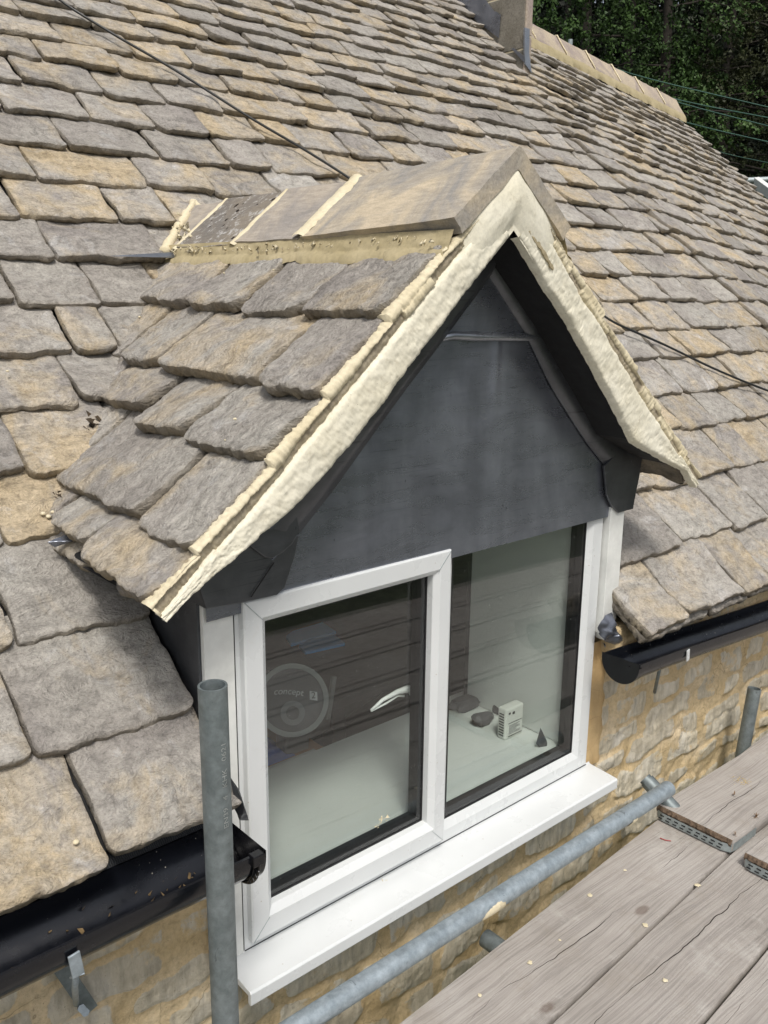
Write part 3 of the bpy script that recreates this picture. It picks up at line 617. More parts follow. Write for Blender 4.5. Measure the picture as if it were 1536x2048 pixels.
# body under the dormer tiles (rafters/boards) with bell-cast soffit
INL = [(0, 1.555), (.136, 1.430), (.223, 1.348), (.357, 1.222), (.431, 1.152), (.51, 1.090), (.564, 1.048), (.676, .986), (.755, .944), (.845, .890)]
INR = [(0, 1.555), (.119, 1.447), (.229, 1.349), (.329, 1.247), (.437, 1.136), (.522, 1.044), (.60, 1.012), (.688, .975), (.765, .946), (.845, .912)]
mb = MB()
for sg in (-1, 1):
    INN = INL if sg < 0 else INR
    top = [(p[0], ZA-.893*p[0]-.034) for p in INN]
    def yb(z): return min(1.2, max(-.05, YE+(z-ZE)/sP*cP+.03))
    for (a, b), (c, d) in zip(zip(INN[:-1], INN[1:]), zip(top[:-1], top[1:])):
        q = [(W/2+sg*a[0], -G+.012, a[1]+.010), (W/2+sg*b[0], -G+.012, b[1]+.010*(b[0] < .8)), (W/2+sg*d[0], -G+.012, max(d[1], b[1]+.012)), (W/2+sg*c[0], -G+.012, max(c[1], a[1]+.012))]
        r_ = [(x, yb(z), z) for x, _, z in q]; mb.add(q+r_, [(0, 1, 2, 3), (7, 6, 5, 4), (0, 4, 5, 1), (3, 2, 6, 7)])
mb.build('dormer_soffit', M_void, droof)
# verge mortar bands ------------------------------------------------
def tile_top(s, right=False):
    i = 0
    while i < 4 and s > SROW[i]: i += 1
    g_ = (SROW[i]-SROW[i-1]) if i else .26; return max(0, .032*(1-(SROW[i]-s)/g_))
def inner_z(x, sg):
    I = INL if sg < 0 else INR
    return np.interp(abs(x), [p[0] for p in I], [p[1] for p in I])
M_band = m_mortar('trowelled_mortar', (.70, .655, .51), (.77, .735, .61))
def verge(sg):
    D = DL if sg < 0 else DR; Nn = NL_ if sg < 0 else NR; ns = 520; s0, s1 = .10, 1.168; main = []; ma = []; up_ = []; ua = []
    for i in range(ns+1):
        s = s0+(s1-s0)*i/ns; base = O_l+s*D; xx_ = base[0]-W/2
        hs_ = np.linspace(-.24, .02, 521); zz = base[2]+hs_*Nn[2]; xs_ = xx_+hs_*Nn[0]; ok = zz >= np.array([inner_z(q, sg) for q in (xs_[0], xs_[-1])]).mean() if False else zz >= np.interp(np.abs(xs_), *zip(*(INL if sg < 0 else INR)))
        h0 = hs_[np.argmax(ok)] if ok.any() else -.05; h0 = min(h0, -.030)
        h0 -= .0030*float(fbm(i*.11, 2., 31+sg, 4)); tp = tile_top(s)*.5+.001
        h1 = -.020+.006*float(fbm(i*.018, 4., 45+sg, 3)); h1 = max(h1, h0+.014)
        if s > 1.02: h1 = max(h1, -.012)
        row = []; n1 = 16
        for j in range(n1+1):
            t = j/n1; h = h0+(h1-h0)*t; bl = .011*min(1, t*5+.2, (1-t)*6+.1)**.5+.004*float(fbm(i*.03, t*2.2, 5+sg, 3))+.0028*float(fbm(i*.10+t*2, t*9-i*.02, 8+sg, 4))+.0016*float(fbm(i*.5, t*14, 18+sg, 2))
            if j in (0, n1): bl = -.012
            q = base+Nn*h; q[1] = -G-bl; row.append(q)
        main.append(row); ma.append([(0, 0, 0, 0)]*(n1+1))
        # slate edges and rough upper bedding
        row = []; ar = []; sw = .010+.012*float(vn(i*.02, 3., 70+sg)); rough = float(fbm(i*.16, 1., 90+sg, 4)); filled = float(vn(i*.028, 6., 51+sg)) > .62
        H = [h1-.006, h1+.001, h1+sw*.5, h1+sw, h1+sw+.001, (h1+sw+tp)/2, tp-.002, tp+.003]
        for j, h in enumerate(H):
            h = min(h, tp+.003); y_ = [-.004, .002, .003, .002, .006, .010, .006, -.001][j]
            if filled and j in (1, 2, 3): y_ = .009
            y_ += .0045*float(fbm(i*.12, j*.9, 61+sg, 4))+.0035*float(fbm(i*.45, j*1.3, 66+sg, 3)); q = base+Nn*(h+.0015*rough*(j > 3)); q[1] = -G-y_; row.append(q)
            ar.append(((.0 if filled else 1.) if j in (1, 2, 3) else .12, 0, 0, 0))
        wd = .003+.024*max(0, float(vn(i*.05, 5., 12+sg))-.3)+.012*float(vn(i*.35, 1., 3))+.006*float(vn(i*1.1, 1., 33))
        for j in range(1, 6):
            t = j/5; q = base+Nn*(tp+.004*math.sin(math.pi*min(1, t*.9+.15))-.005*t+.006*float(fbm(i*.3, t*4, 21, 4))); q[1] = -G+.002+wd*t; row.append(q); ar.append((.05, 0, 0, 0))
        up_.append(row); ua.append(ar)
    return np.array(main), np.array(ma), np.array(up_), np.array(ua)
for sg in (-1, 1):
    A_, B_, C__, D__ = verge(sg)
    mb = MB(); mb.grid(A_, B_, flip=(sg > 0)); mb.build('verge_mortar', M_band, droof, smooth=True)
    mb = MB(); mb.grid(C__, D__, flip=(sg > 0)); mb.build('verge_bedding', M_mortar, droof, smooth=True)
# brown undercloak slips showing in the mortar
def slip(pts, wd, thick=.010, y=-G-.014):
    Q = [aty(*p, y) for p in pts]; mb = MB(); P = []
    n_ = 26; L_ = np.linspace(0, len(Q)-1, n_)
    for i, t in enumerate(L_):
        a = int(min(t, len(Q)-2)); q = Q[a]+(Q[a+1]-Q[a])*(t-a); d = Q[a+1]-Q[a]; nrm = A3(-d[2], 0, d[0]); nrm /= np.linalg.norm(nrm)
        ww = wd*(.5+.5*float(vn(i*.6, 1., len(pts)+int(pts[0][0]))))*(1 if 1 < i < n_-2 else .3); P.append([q+nrm*ww/2+A3(0, thick, 0), q+nrm*ww/2, q-nrm*ww/2, q-nrm*ww/2+A3(0, thick, 0)])
    P = np.array(P); P[:, 1:3] += (RNG.random((n_, 2, 3))-.5)*.003; mb.grid(P, (.4, .5, .3, .55)); mb.build('undercloak_slate', M_mortar2, droof, auto=60)
for pts, wd in (([(1046, 440), (1085, 500), (1108, 540)], .010),):
    slip(pts, wd)
# dormer ridge tiles --------------------------------------------------
RZ = 1.705; ridge_y = [-.165, .37, .67, .985, 1.20]; mats = [M_ridge, M_ridge2, M_ridgeL, M_ridge2]
def ridge_prof(zt, xw=.185, th=.038):
    c = .030; out = [(-xw, zt-xw*.93-.004), (-xw+.0, zt-xw*.93+.012)]; nn2 = 7
    out = [(-xw-.0, zt-xw*.81)]
    for i in range(1, 8): t = i/8; out.append((-xw*(1-t), zt-xw*.81*(1-t)))
    top = [(-.018, zt-.013), (-.007, zt-.003), (0, zt), (.007, zt-.003), (.018, zt-.013)]
    L = out[:-1]+top; L += [(-x, z) for x, z in out[:-1]][::-1]
    I = [(x*(1-.0), z-th*1.25) for x, z in L]; I[0] = (L[0][0]+.018, L[0][1]-.018); I[-1] = (L[-1][0]-.018, L[-1][1]-.018)
    return L, I
for i in range(4):
    y0, y1 = ridge_y[i]+.006, ridge_y[i+1]-.010; zt = RZ+(.022, -.006, -.012, -.020)[i]; mb = MB(); Lp, Ip = ridge_prof(zt, .188 if i == 0 else .183)
    loop = Lp+Ip[::-1]; m_ = len(loop); sg_ = 24; V = []
    for s_ in range(sg_+1):
        y = y0+(y1-y0)*s_/sg_; tilt = -(.020*(s_/sg_) if i == 0 else 0)
        for q, (x, z) in enumerate(loop):
            V.append((W/2+x+.0018*float(fbm(y*20, q*1.3, i, 3)), y+.003*float(fbm(q*.8, s_*1., i+9, 2)), z+tilt+.0025*float(fbm(y*11, q*.7, i+5, 3))))
    f = [(s_*m_+q, (s_+1)*m_+q, (s_+1)*m_+(q+1) % m_, s_*m_+(q+1) % m_) for s_ in range(sg_) for q in range(m_)]
    half = len(Lp)
    for e_, rv in ((0, False), (sg_*m_, True)):
        for q in range(half-1):
            qq = (e_+q, e_+q+1, e_+m_-2-q, e_+m_-1-q); f.append(qq[::-1] if rv else qq)
    mb.add(V, f); r_o = mb.build('ridge_tile', mats[i], droof, auto=45)
    # mortar joint at the back end of each
    mb = MB(); yj = ridge_y[i+1]; P = []; wj = [.040, .020, .022, .03][i]
    for q in range(41):
        t = q/40; x, z = (-.187+t*.187*1., 0); z = zt-(.018, .003, .003, .0)[i]-abs(x)*.81+.001; row = []
        for j in range(7):
            u_ = (j/6-.5)*2; row.append((W/2+x-.003*(1-u_*u_), yj+u_*(wj*.5+.004*float(vn(q*.7, j*2., i))+.007*float(vn(q*1.9, u_*1., i+7))), z+.006*(1-u_*u_)-.003+.003*float(fbm(q*.4, j*.5, i, 3))))
        P.append(row)
    mb.grid(np.array(P)); mb.grid(np.array([[(W-a_[0], a_[1], a_[2]) for a_ in r0] for r0 in P]), flip=True); mb.build('mortar_joint', M_mortar, droof, smooth=True)
# mortar bedding below the ridge tiles, both sides
for sg in (-1, 1):
    mb = MB(); P = []
    for i in range(261):
        y = -.150+1.19*i/260; xt = .190; zt_ = RZ-.185*.81-.008; dz = .036+.006*float(fbm(i*.06, 1., 3, 3)); y_ = y
        row = []
        for j in range(10):
            t = j/9; xo = xt-.012+.016*t+.003*float(fbm(i*.15, t*3, 6, 3)); row.append((W/2+sg*xo, y_, zt_-dz*t+.006))
        jag = .004*float(vn(i*.5, 3., 5))+.010*float(vn(i*.09, 7., 5)); row.append((W/2+sg*(xt+.010+jag), y_, zt_-dz-.004-jag*.9+.010)); row.append((W/2+sg*(xt+.014+jag), y_, zt_-dz-.014-jag*.9))
        P.append(row)
    mb.grid(np.array(P), flip=(sg > 0)); mb.build('mortar_bed', M_mortar2, droof, smooth=True)
    mb = MB(); C_ = []
    for i in range(24):
        t = i/23; x = sg*.205*t; z = 1.690-abs(x)*.80; C_.append((W/2+x, YE+(z-ZE)/sP*cP-.018-.012*float(vn(i*.8, 1., 5)), z-.002+.006*float(vn(i*.9, 4., 5))))
    mb.tube(C_, [.009+.009*float(vn(i*.9, 2., 8)) for i in range(24)], 10); mb.build('mortar_joint', M_mortar, droof, smooth=True)
    # ragged crumbs along the lower line
mb = MB()
for i in range(80):
    y = random.uniform(-.12, 1.0); s_ = random.uniform(.0015, .0045); sg = -1; xo = .186+random.uniform(0, .02)
    q = RNG.normal(size=(5, 3))*s_; mb.add(q+A3(W/2+sg*xo, y, ZA-.893*xo+.028), [(0, 1, 2), (0, 2, 3), (0, 3, 4), (0, 4, 1), (1, 3, 2), (1, 4, 3)])
for i in range(70):
    t = random.random(); p = at(340+random.uniform(-12, 14)+45*(1-t), 505-t*85, (W/2-.15*t*0-.12, 0, 1.6), (-.7, 0, .7)); q = RNG.normal(size=(5, 3))*random.uniform(.002, .008); mb.add(q+p, [(0, 1, 2), (0, 2, 3), (0, 3, 4), (0, 4, 1), (1, 3, 2), (1, 4, 3)])
mb.build('mortar_crumbs', M_mortar, droof, smooth=True)['kind'] = 'stuff'
# front infill of the ridge (cream mortar triangle down to the opening apex)
mb = MB(); P = []; AA = []
for i in range(61):
    t = i/60; row = []
    for j in range(41):
        u_ = j/40*2-1
        zt_ = 1.695-.0*t; half = .010+.168*t
        z = 1.700-t*.168*.93-.012; zb_ = 1.553
        x = u_*.150*t
        ztop = 1.694-abs(x)*.93; 
        xx_ = u_*.150; zt2 = 1.692-abs(xx_)*.81; zb2 = max(inner_z(xx_, 1), inner_z(xx_, -1))+.004+.12*max(0, abs(xx_)-.06)
        z = zt2+(zb2-zt2)*t
        row.append((W/2+xx_, -G-.002-(.012*math.sin(math.pi*min(1, t*1.1))+.004*float(fbm(u_*3, t*3, 61, 4))+.006)*(1-abs(u_)**3), z)); 
    P.append(row)
mb.grid(np.array(P)); mb.build('ridge_infill', M_band, droof, smooth=True)
# ---- lead dressing of the gable -----------------------------------
def pp(pts, y): return [tuple(aty(*p, y)[[0, 2]]) for p in pts]
mb = MB(); P = []
for i in range(61):
    z = .80+(1.34-.80)*i/60; xl = np.interp(z, [.80, .90, .945, 1.34], [-.07, -.07, .0, .54]); xr_ = np.interp(z, [.80, .93, .955, 1.34], [1.32, 1.32, 1.24, .95]); row = []
    for j in range(81):
        x = xl+(xr_-xl)*j/80; dent = .0035*math.exp(-((x-(.74+.02*(z-1.2)))/.014)**2)*min(1, max(0, (z-1.08)/.1)); row.append((x, -.012-.0035*float(fbm(x*2.6, z*3.2, 15, 3))-.0006*float(fbm(x*12, z*12, 17, 2))-dent, z))
    P.append(row)
P = np.array(P); mb.grid(P, flip=False); mb.grid(P+A3(0, .012, 0), flip=True); gab = mb.build('lead_gable', M_lead, house, smooth=True)
mb = MB(); mb.plate([(.53, 1.328), (.965, 1.318), (.755, 1.53), (.70, 1.53)], -.017, -.010); mb.build('lead_flashing', M_lead, gab, bevel=.002)
mb = MB(); pts = [tuple(aty(x, y, -.019)) for x, y in ((862, 678), (905, 668), (950, 670), (1000, 671), (1050, 672), (1095, 672))]; mb.tube([(p[0], -.018, p[2]-.003) for p in pts], [.006, .010, .012, .010, .010, .007], 10); mb.build('lead_seam', M_leadL, gab, smooth=True)
def strip(lo, hi, ya, yb_, name, mat=M_leadD, n_=30):
    a = np.array([aty(*p, ya) for p in lo]); b = np.array([aty(*p, yb_) for p in hi]); mb = MB(); t = np.linspace(0, 1, n_)
    ia = np.linspace(0, 1, len(lo)); ib = np.linspace(0, 1, len(hi)); Aa = np.stack([np.interp(t, ia, a[:, k]) for k in range(3)], -1); Bb = np.stack([np.interp(t, ib, b[:, k]) for k in range(3)], -1)
    P = np.stack([Aa+A3(0, .006, 0), Aa, Aa*.66+Bb*.34+A3(0, -.004, 0), Aa*.33+Bb*.67+A3(0, -.003, 0), Bb, Bb+A3(0, .006, 0)], 1)
    P[:, 1:5, 1] += np.array([[.0025*float(fbm(i*.25, j*.8, 9, 3)) for j in range(4)] for i in range(n_)])
    mb.grid(P); o = mb.build(name, mat, gab, smooth=True); return o
# right flashing strip (inner line, soffit line)
strip([(978, 550), (1000, 584), (1055, 672), (1104, 773), (1148, 844), (1178, 890), (1212, 932)], [(1008, 470), (1040, 520), (1110, 640), (1160, 735), (1210, 830), (1240, 885), (1270, 905)], -.022, -.026, 'lead_flashing')
# left flashing strip
strip([(982, 552), (938, 612), (894, 670), (836, 748), (779, 824), (664, 983), (600, 1066)], [(1012, 470), (960, 530), (880, 625), (790, 735), (680, 870), (600, 965), (520, 1055)], -.026, -.040, 'lead_flashing')
# left flap and corner
mb = MB(); mb.plate(pp([(600, 1062), (585, 1088), (565, 1106), (545, 1117), (530, 1115), (495, 1088), (530, 1040), (590, 1000)], -.036)[::-1], -.036, -.031); mb.build('lead_flap', M_leadD, gab, bevel=.002)
mb = MB(); mb.plate(pp([(395, 1165), (455, 1100), (500, 1090), (545, 1118), (600, 1065), (588, 1120), (570, 1175), (555, 1190), (480, 1207), (413, 1218)], -.028)[::-1], -.028, -.020)
p0 = aty(413, 1218, -.028); p1 = aty(395, 1165, -.028)
mb.add([(p0[0], -.028, p0[2]), (p1[0]-.0, -.028, p1[2]), (p1[0], .12, p1[2]), (p0[0], .12, p0[2])], [(0, 1, 2, 3)]); mb.build('lead_corner', M_leadD, gab, bevel=.002)
mb = MB(); mb.obox(aty(502, 1204, -.031)+A3(0, 0, .01), aty(548, 1125, -.031), .0016, .0016, up=(0, 1, 0)); mb.build('lead_fold', M_void, gab)
mb = MB(); mb.plate(pp([(1209, 932), (1240, 900), (1286, 908), (1280, 950), (1266, 1018), (1238, 1026), (1224, 1012), (1214, 990)], -.028), -.028, -.020)
p0 = aty(1266, 1018, -.028); p1 = aty(1286, 908, -.028); mb.add([(p0[0], -.028, p0[2]), (p1[0], -.028, p1[2]), (p1[0], .12, p1[2]), (p0[0], .12, p0[2])], [(3, 2, 1, 0)]); mb.build('lead_corner', M_leadD, gab, bevel=.002)
# cheeks
zb_ = lambda y: ZE+(y-YE)/cP*sP-.05
for x, sgn in ((-.078, 1), (1.330, -1)):
    mb = MB(); q = [(x, .012, .30), (x, .012, .93), (x, .45, .93), (x, .45, zb_(.45)), (x, .10, zb_(.1))]; n_ = 5
    q2 = [(x+sgn*.02, a, b) for _, a, b in q]; mb.add(q+q2, [tuple(range(5)), tuple(range(9, 4, -1))]+[(i, i+5, (i+1) % 5+5, (i+1) % 5) for i in range(5)])
    mb.build('dormer_cheek', M_leadD, house)
# white boards beside the window
mb = MB(); mb.box(-.072, -.003, -.002, .012, 0., .83); mb.build('jamb_board', M_board_white, house, bevel=.002)
mb = MB(); q = [(1.256, .44), (1.272, .415), (1.300, .440), (1.325, .475), (1.325, .83), (1.256, .83)]; mb.plate(q, -.020, .012); mb.build('jamb_board', M_board_white, house, bevel=.002)
# crumpled lead at the right foot of the dormer and left
def crumple(pts, y, name, amp=.016, mat=M_leadD, sd=1):
    poly = np.array([aty(*p, y) for p in pts]); c = poly.mean(0); mb = MB(); P = []
    for r_ in np.linspace(0, 1, 9):
        row = []
        for i in range(41):
            t = i/40*len(pts); a = int(t) % len(pts); b = (a+1) % len(pts); e = poly[a]+(poly[b]-poly[a])*(t-int(t)); q = c+(e-c)*r_
            q = q+A3(0, -amp*float(fbm(q[0]*30, q[2]*30, sd, 4))-.02*(1-r_), 0); row.append(q)
        P.append(row)
    mb.grid(np.array(P)); mb.build(name, mat, house, smooth=True)
crumple([(1222, 1224), (1232, 1262), (1262, 1282), (1232, 1290), (1205, 1282), (1198, 1255)], -.035, 'lead_flashing', .03, M_lead, 3)
crumple([(1205, 1285), (1240, 1282), (1235, 1310), (1222, 1325), (1212, 1318)], .0, 'lead_flashing', .015, M_lead, 5)
crumple([(462, 1555), (478, 1580), (497, 1640), (480, 1642), (465, 1610)], -.13, 'lead_flashing', .01, M_leadD, 7)
crumple([(130, 1070), (188, 1062), (165, 1078), (110, 1095), (95, 1085)], .29, 'lead_flashing', .01, M_lead, 9)
p_ = [roofxy(*q) for q in ((340, 522), (388, 528), (372, 534), (300, 536), (210, 531))]
mb = MB(); mb.add([rp(a, b, .034+.006*(i % 2)) for i, (a, b) in enumerate(p_)], [(0, 1, 2, 3, 4)]); mb.build('lead_flashing', M_leadL, house)
# ================================================================== WINDOW
win = MB()
win.loft([(0, .612, 0, .83, .07), (0, .612, 0, .83, 0), (.014, .600, .030, .82, 0), (.016, .598, .032, .82, .006)])
win.loft([(.612, W, 0, .83, .07), (.612, W, 0, .83, 0), (.624, 1.205, .040, .825, 0), (.633, 1.186, .062, .815, .010), (.633, 1.186, .062, .815, .03)])
wf = win.build('window', M_pvc, house, bevel=.0012)
mb = MB(); mb.loft([(.010, .604, .026, .825, .004), (.010, .604, .026, .825, -.017), (.014, .600, .030, .822, -.020), (.054, .566, .078, .782, -.020), (.068, .552, .093, .768, -.008), (.068, .552, .093, .768, .06)]); sash = mb.build('sash', M_pvc, wf, bevel=.0012)
for x, z, sx, sz in ((.012, .028, 1, 1), (.602, .028, -1, 1), (.012, .824, 1, -1), (.602, .824, -1, -1)):
    mb = MB(); mb.obox((x+sx*.001, -.0206, z+sz*.001), (x+sx*.043, -.0206, z+sz*.046), .0011, .0011, up=(0, 1, 0))
    mb.build('mitre_line', M_zinc, sash)
mb = MB()
for (x0, x1, z0, z1) in ((.068, .552, .093, .768), (.633, 1.186, .062, .815)):
    mb.loft([(x0, x1, z0, z1, .010), (x0+.004, x1-.004, z0+.004, z1-.004, .010), (x0+.004, x1-.004, z0+.004, z1-.004, .012)])
    mb.loft([(x0, x1, z0, z1, .014), (x0+.012, x1-.012, z0+.012, z1-.012, .014), (x0+.012, x1-.012, z0+.012, z1-.012, .034), (x0+.004, x1-.004, z0+.004, z1-.004, .038), (x0+.004, x1-.004, z0+.004, z1-.004, .06)])
mb.build('gasket', M_rubber, wf)
for (x0, x1, z0, z1) in ((.068, .552, .093, .768), (.633, 1.186, .062, .815)):
    mb = MB(); 
    for y in (.012, .036): mb.box(x0+.001, x1-.001, y, y+.0008, z0+.001, z1-.001) if False else mb.add([(x0+.001, y, z0+.001), (x1-.001, y, z0+.001), (x1-.001, y, z1-.001), (x0+.001, y, z1-.001)], [(0, 1, 2, 3)])
    mb.build('pane', M_glass, wf)
mb = MB(); mb.box(.0005, 1.2495, -.0012, .0002, .0012, .0034); mb.build('gap_shade_line', M_rubber, wf)  # black strip painting the shade of the gap between frame and sill
mb = MB(); mb.box(-.0045, -.0008, -.0005, .010, .005, .82); mb.build('gap_shade_line', M_rubber, wf)  # black strip painting the shade of the gap beside the jamb board
# handle on the left sash, inside
mb = MB(); hp = [aty(*q, .10) for q in ((742, 1421), (765, 1400), (795, 1384), (815, 1378), (832, 1380))]
mb.tube(hp, [.0035, .005, .007, .010, .009], 10); hp2 = [aty(*q, .10) for q in ((742, 1422), (770, 1408), (795, 1392), (808, 1392))]; mb.tube(hp2, .0028, 8)
mb.tube([aty(820, 1382, .10), aty(828, 1398, .085)], .006, 8); mb.tube([aty(830, 1382, .10), aty(836, 1390, .06)], .011, 10); mb.build('window_handle', plain('white_handle', (.75, .76, .74), .3), wf, smooth=True)
# sill
sec = [(.004, .004), (.0, -.002), (-.099, -.009), (-.104, -.013), (-.104, -.041), (-.099, -.045), (-.092, -.041), (-.092, -.022), (.02, -.022)]
mb = MB(); V = [(x, y, z) for x in (-.052, 1.272) for y, z in sec]; n_ = len(sec)
mb.add(V, [tuple(range(n_-1, -1, -1)), tuple(range(n_, 2*n_))]+[(i, (i+1) % n_, (i+1) % n_+n_, i+n_) for i in range(n_)]); sill = mb.build('window_sill', M_pvc, house, bevel=.0015)
mb = MB()   # mortar splashes on sill and frame
for (px, py, s_) in [(765, 1640, .010), (755, 1652, .005), (770, 1760, .009), (745, 1765, .006), (778, 1752, .005), (1195, 1560, .004), (700, 1800, .002), (540, 1905, .003), (560, 1925, .002), (1180, 1545, .006), (1205, 1552, .005)]:
    p = at(px, py, (0, -.05, -.009), (0, -.11, 1)) if py > 1700 or px > 1100 else aty(px, py, -.0215)
    for q in range(7):
        c = p+RNG.normal(size=3)*A3(1, .6 if py > 1700 or px > 1100 else 0, 0 if py > 1700 or px > 1100 else .6)*s_; e = RNG.normal(size=(5, 3))*s_*.28; mb.add(e+c, [(0, 1, 2), (0, 2, 3), (0, 3, 4), (0, 4, 1), (1, 3, 2), (1, 4, 3)])
mb.build('mortar_splash', M_mortar, sill)['kind'] = 'stuff'
# ---- room behind
mb = MB()
mb.box(-.06, 1.262, .07, .535, .030, .058); mb.build('inner_sill', M_white_in, house, bevel=.004)
mb = MB(); mb.box(1.205, 1.24, .07, .470, .060, .97); mb.box(-.06, -.03, .07, .49, .06, .97); mb.box(-.06, 1.24, .07, .49, .88, .90); mb.build('window_reveal', M_white_in, house, bevel=.003)
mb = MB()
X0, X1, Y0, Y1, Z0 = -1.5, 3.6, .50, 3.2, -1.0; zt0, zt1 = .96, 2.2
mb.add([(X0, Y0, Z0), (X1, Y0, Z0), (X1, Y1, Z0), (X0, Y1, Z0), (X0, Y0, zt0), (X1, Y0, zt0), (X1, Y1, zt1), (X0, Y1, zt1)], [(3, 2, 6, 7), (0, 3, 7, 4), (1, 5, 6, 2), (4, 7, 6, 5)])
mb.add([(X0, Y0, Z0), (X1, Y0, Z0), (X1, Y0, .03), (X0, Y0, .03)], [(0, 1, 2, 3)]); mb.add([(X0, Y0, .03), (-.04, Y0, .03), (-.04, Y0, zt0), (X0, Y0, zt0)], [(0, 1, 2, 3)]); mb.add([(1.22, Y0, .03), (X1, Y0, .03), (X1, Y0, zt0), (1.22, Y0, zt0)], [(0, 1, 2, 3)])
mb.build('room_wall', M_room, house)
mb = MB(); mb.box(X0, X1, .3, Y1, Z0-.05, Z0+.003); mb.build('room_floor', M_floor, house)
# ================================================================== THINGS INSIDE
def top(name, mb, mat, label, cat, group=None, **k):
    o = mb.build(name, mat, None, **k); return tag(o, label, cat, group)
# detector box on the sill
det = empty('alarm_box', label='white plastic vented alarm box standing on the inner sill behind the right pane', cat='alarm')
c0 = at(1010, 1482, (0, 0, .059), (0, 0, 1)); c1 = at(1052, 1462, (0, 0, .059), (0, 0, 1)); dx = c1-c0; dx /= np.linalg.norm(dx); dy = A3(-dx[1], dx[0], 0); wB = .085; hB = .105
def bx2(mb, a0, a1, b0, b1, z0, z1): mb.add([c0+dx*a+dy*b+A3(0, 0, z) for a in (a0, a1) for b in (b0, b1) for z in (z0, z1)], [(0, 1, 3, 2), (4, 6, 7, 5), (0, 4, 5, 1), (2, 3, 7, 6), (0, 2, 6, 4), (1, 5, 7, 3)])
mb = MB(); bx2(mb, 0, wB, 0, .035, 0, hB); M_det = plain('off_white_plastic', (.62, .63, .58), .4); mb.build('case', M_det, det, bevel=.006)
mb = MB(); 
for i in range(9): bx2(mb, -.0012, .0, .008, .027, .012+.009*i, .0155+.009*i)
mb.build('vent_slots', M_rubber, det)
mb = MB(); bx2(mb, .012, wB-.010, -.001, 0, .014, .052); mb.build('data_label', plain('label_paper', (.66, .66, .62), .5), det)
mb = MB()
for i in range(8): bx2(mb, .015, .015+.055*random.uniform(.6, 1), -.0016, -.001, .018+.004*i, .0192+.004*i)
bx2(mb, .012, wB-.01, -.0016, -.001, .054, .0555); bx2(mb, .012, wB-.008, -.0016, -.001, .009, .0115); bx2(mb, .012, .020, -.0016, 0, .086, .092); bx2(mb, .030, .040, -.0016, 0, .082, .090); mb.build('printed_lines', M_rubber, det)
# stones on the sill
def rock(px, py, s3, label, sd, z=.059, flat=1.):
    p = at(px, py, (0, 0, z), (0, 0, 1)); mb = MB(); n1, n2 = 12, 18; P = []
    for i in range(n1+1):
        th_ = math.pi*i/n1; row = []
        for j in range(n2+1):
            ph = 2*math.pi*(j % n2)/n2; d = A3(math.sin(th_)*math.cos(ph), math.sin(th_)*math.sin(ph), math.cos(th_)); d = np.sign(d)*np.abs(d)**.62; r_ = 1+.35*float(fbm(d[0]*1.6+3+d[2], d[1]*1.6+3, sd, 3)); row.append(p+d*r_*np.array(s3)+A3(0, 0, s3[2]*.8))
        P.append(row)
    mb.grid(np.array(P)); return top('stone', mb, M_slate, label, 'stone', auto=30)
rock(930, 1415, (.052, .036, .018), 'flat dark stone slab on the inner sill, largest and leftmost of the stones', 3)
rock(965, 1448, (.036, .026, .020), 'rounded grey stone on the inner sill in front of the flat dark slab', 8)
rock(1000, 1425, (.024, .022, .020), 'small dark stone half hidden behind the white alarm box', 5)
mb = MB(); q = [aty(*p, .10) for p in ((1081, 1455), (1072, 1487), (1090, 1512), (1097, 1519), (1098, 1496), (1093, 1480))]
cq = sum(q)/6; V = q+[cq+A3(0, -.012, 0)]+[cq+A3(0, .012, 0)]; mb.add(V, [(i, (i+1) % 6, 6) for i in range(6)]+[((i+1) % 6, i, 7) for i in range(6)]); top('slate_shard', mb, M_slate, 'pointed dark slate shard standing at the right end of the inner sill', 'slate')
# rowing machine flywheel with lettering
row = empty('rowing_machine', label='grey rowing machine with round flywheel cover in the dark room behind left pane', cat='exercise machine')
fc = at(585, 1400, (0, .74, 0), (0, 1, 0)); fn = CAM-fc; fn /= np.linalg.norm(fn); fx = np.cross(A3(0, 0, 1), fn); fx /= np.linalg.norm(fx); fy = np.cross(fn, fx)
def disc(r0, r1, d0, d1, n=48):
    mb = MB(); P = []
    for i in range(n+1):
        t = 2*math.pi*(i % n)/n; e = fx*math.cos(t)+fy*math.sin(t); P.append([fc+e*r0+fn*d0, fc+e*r0+fn*d1, fc+e*r1+fn*d1, fc+e*r1+fn*d0])
    mb.grid(np.array(P)); return mb
RW = .109
disc(0.001, RW, -.06, 0).build('flywheel_cover', plain('dark_cover', (.10, .10, .105), .4), row, auto=40)
disc(RW*.93, RW*1.08, -.05, .012).build('cover_rim', plain('grey_rim', (.34, .36, .34), .4), row, auto=40)
fc0 = fc; fc = fc0-fy*RW*.38; disc(RW*.20, RW*.36, -.01, .010).build('hub_ring', plain('grey_hub', (.26, .27, .27), .4), row, auto=40)
fc = fc0
def text_mesh(s, size, name, bend=False):
    cu = bpy.data.curves.new(name, 'FONT'); cu.body = s; cu.size = size; cu.extrude = size*.02; o = bpy.data.objects.new(name, cu); COL.objects.link(o)
    dg = bpy.context.evaluated_depsgraph_get(); me = bpy.data.meshes.new_from_object(o.evaluated_get(dg)); bpy.data.objects.remove(o); bpy.data.curves.remove(cu)
    n_ = len(me.vertices); a = np.empty(n_*3); me.vertices.foreach_get('co', a); a = a.reshape(-1, 3); f = [tuple(p.vertices) for p in me.polygons]; bpy.data.meshes.remove(me); return a, f
a, f = text_mesh('concept', .030, 't'); a[:, 0] += a[:, 1]*.22
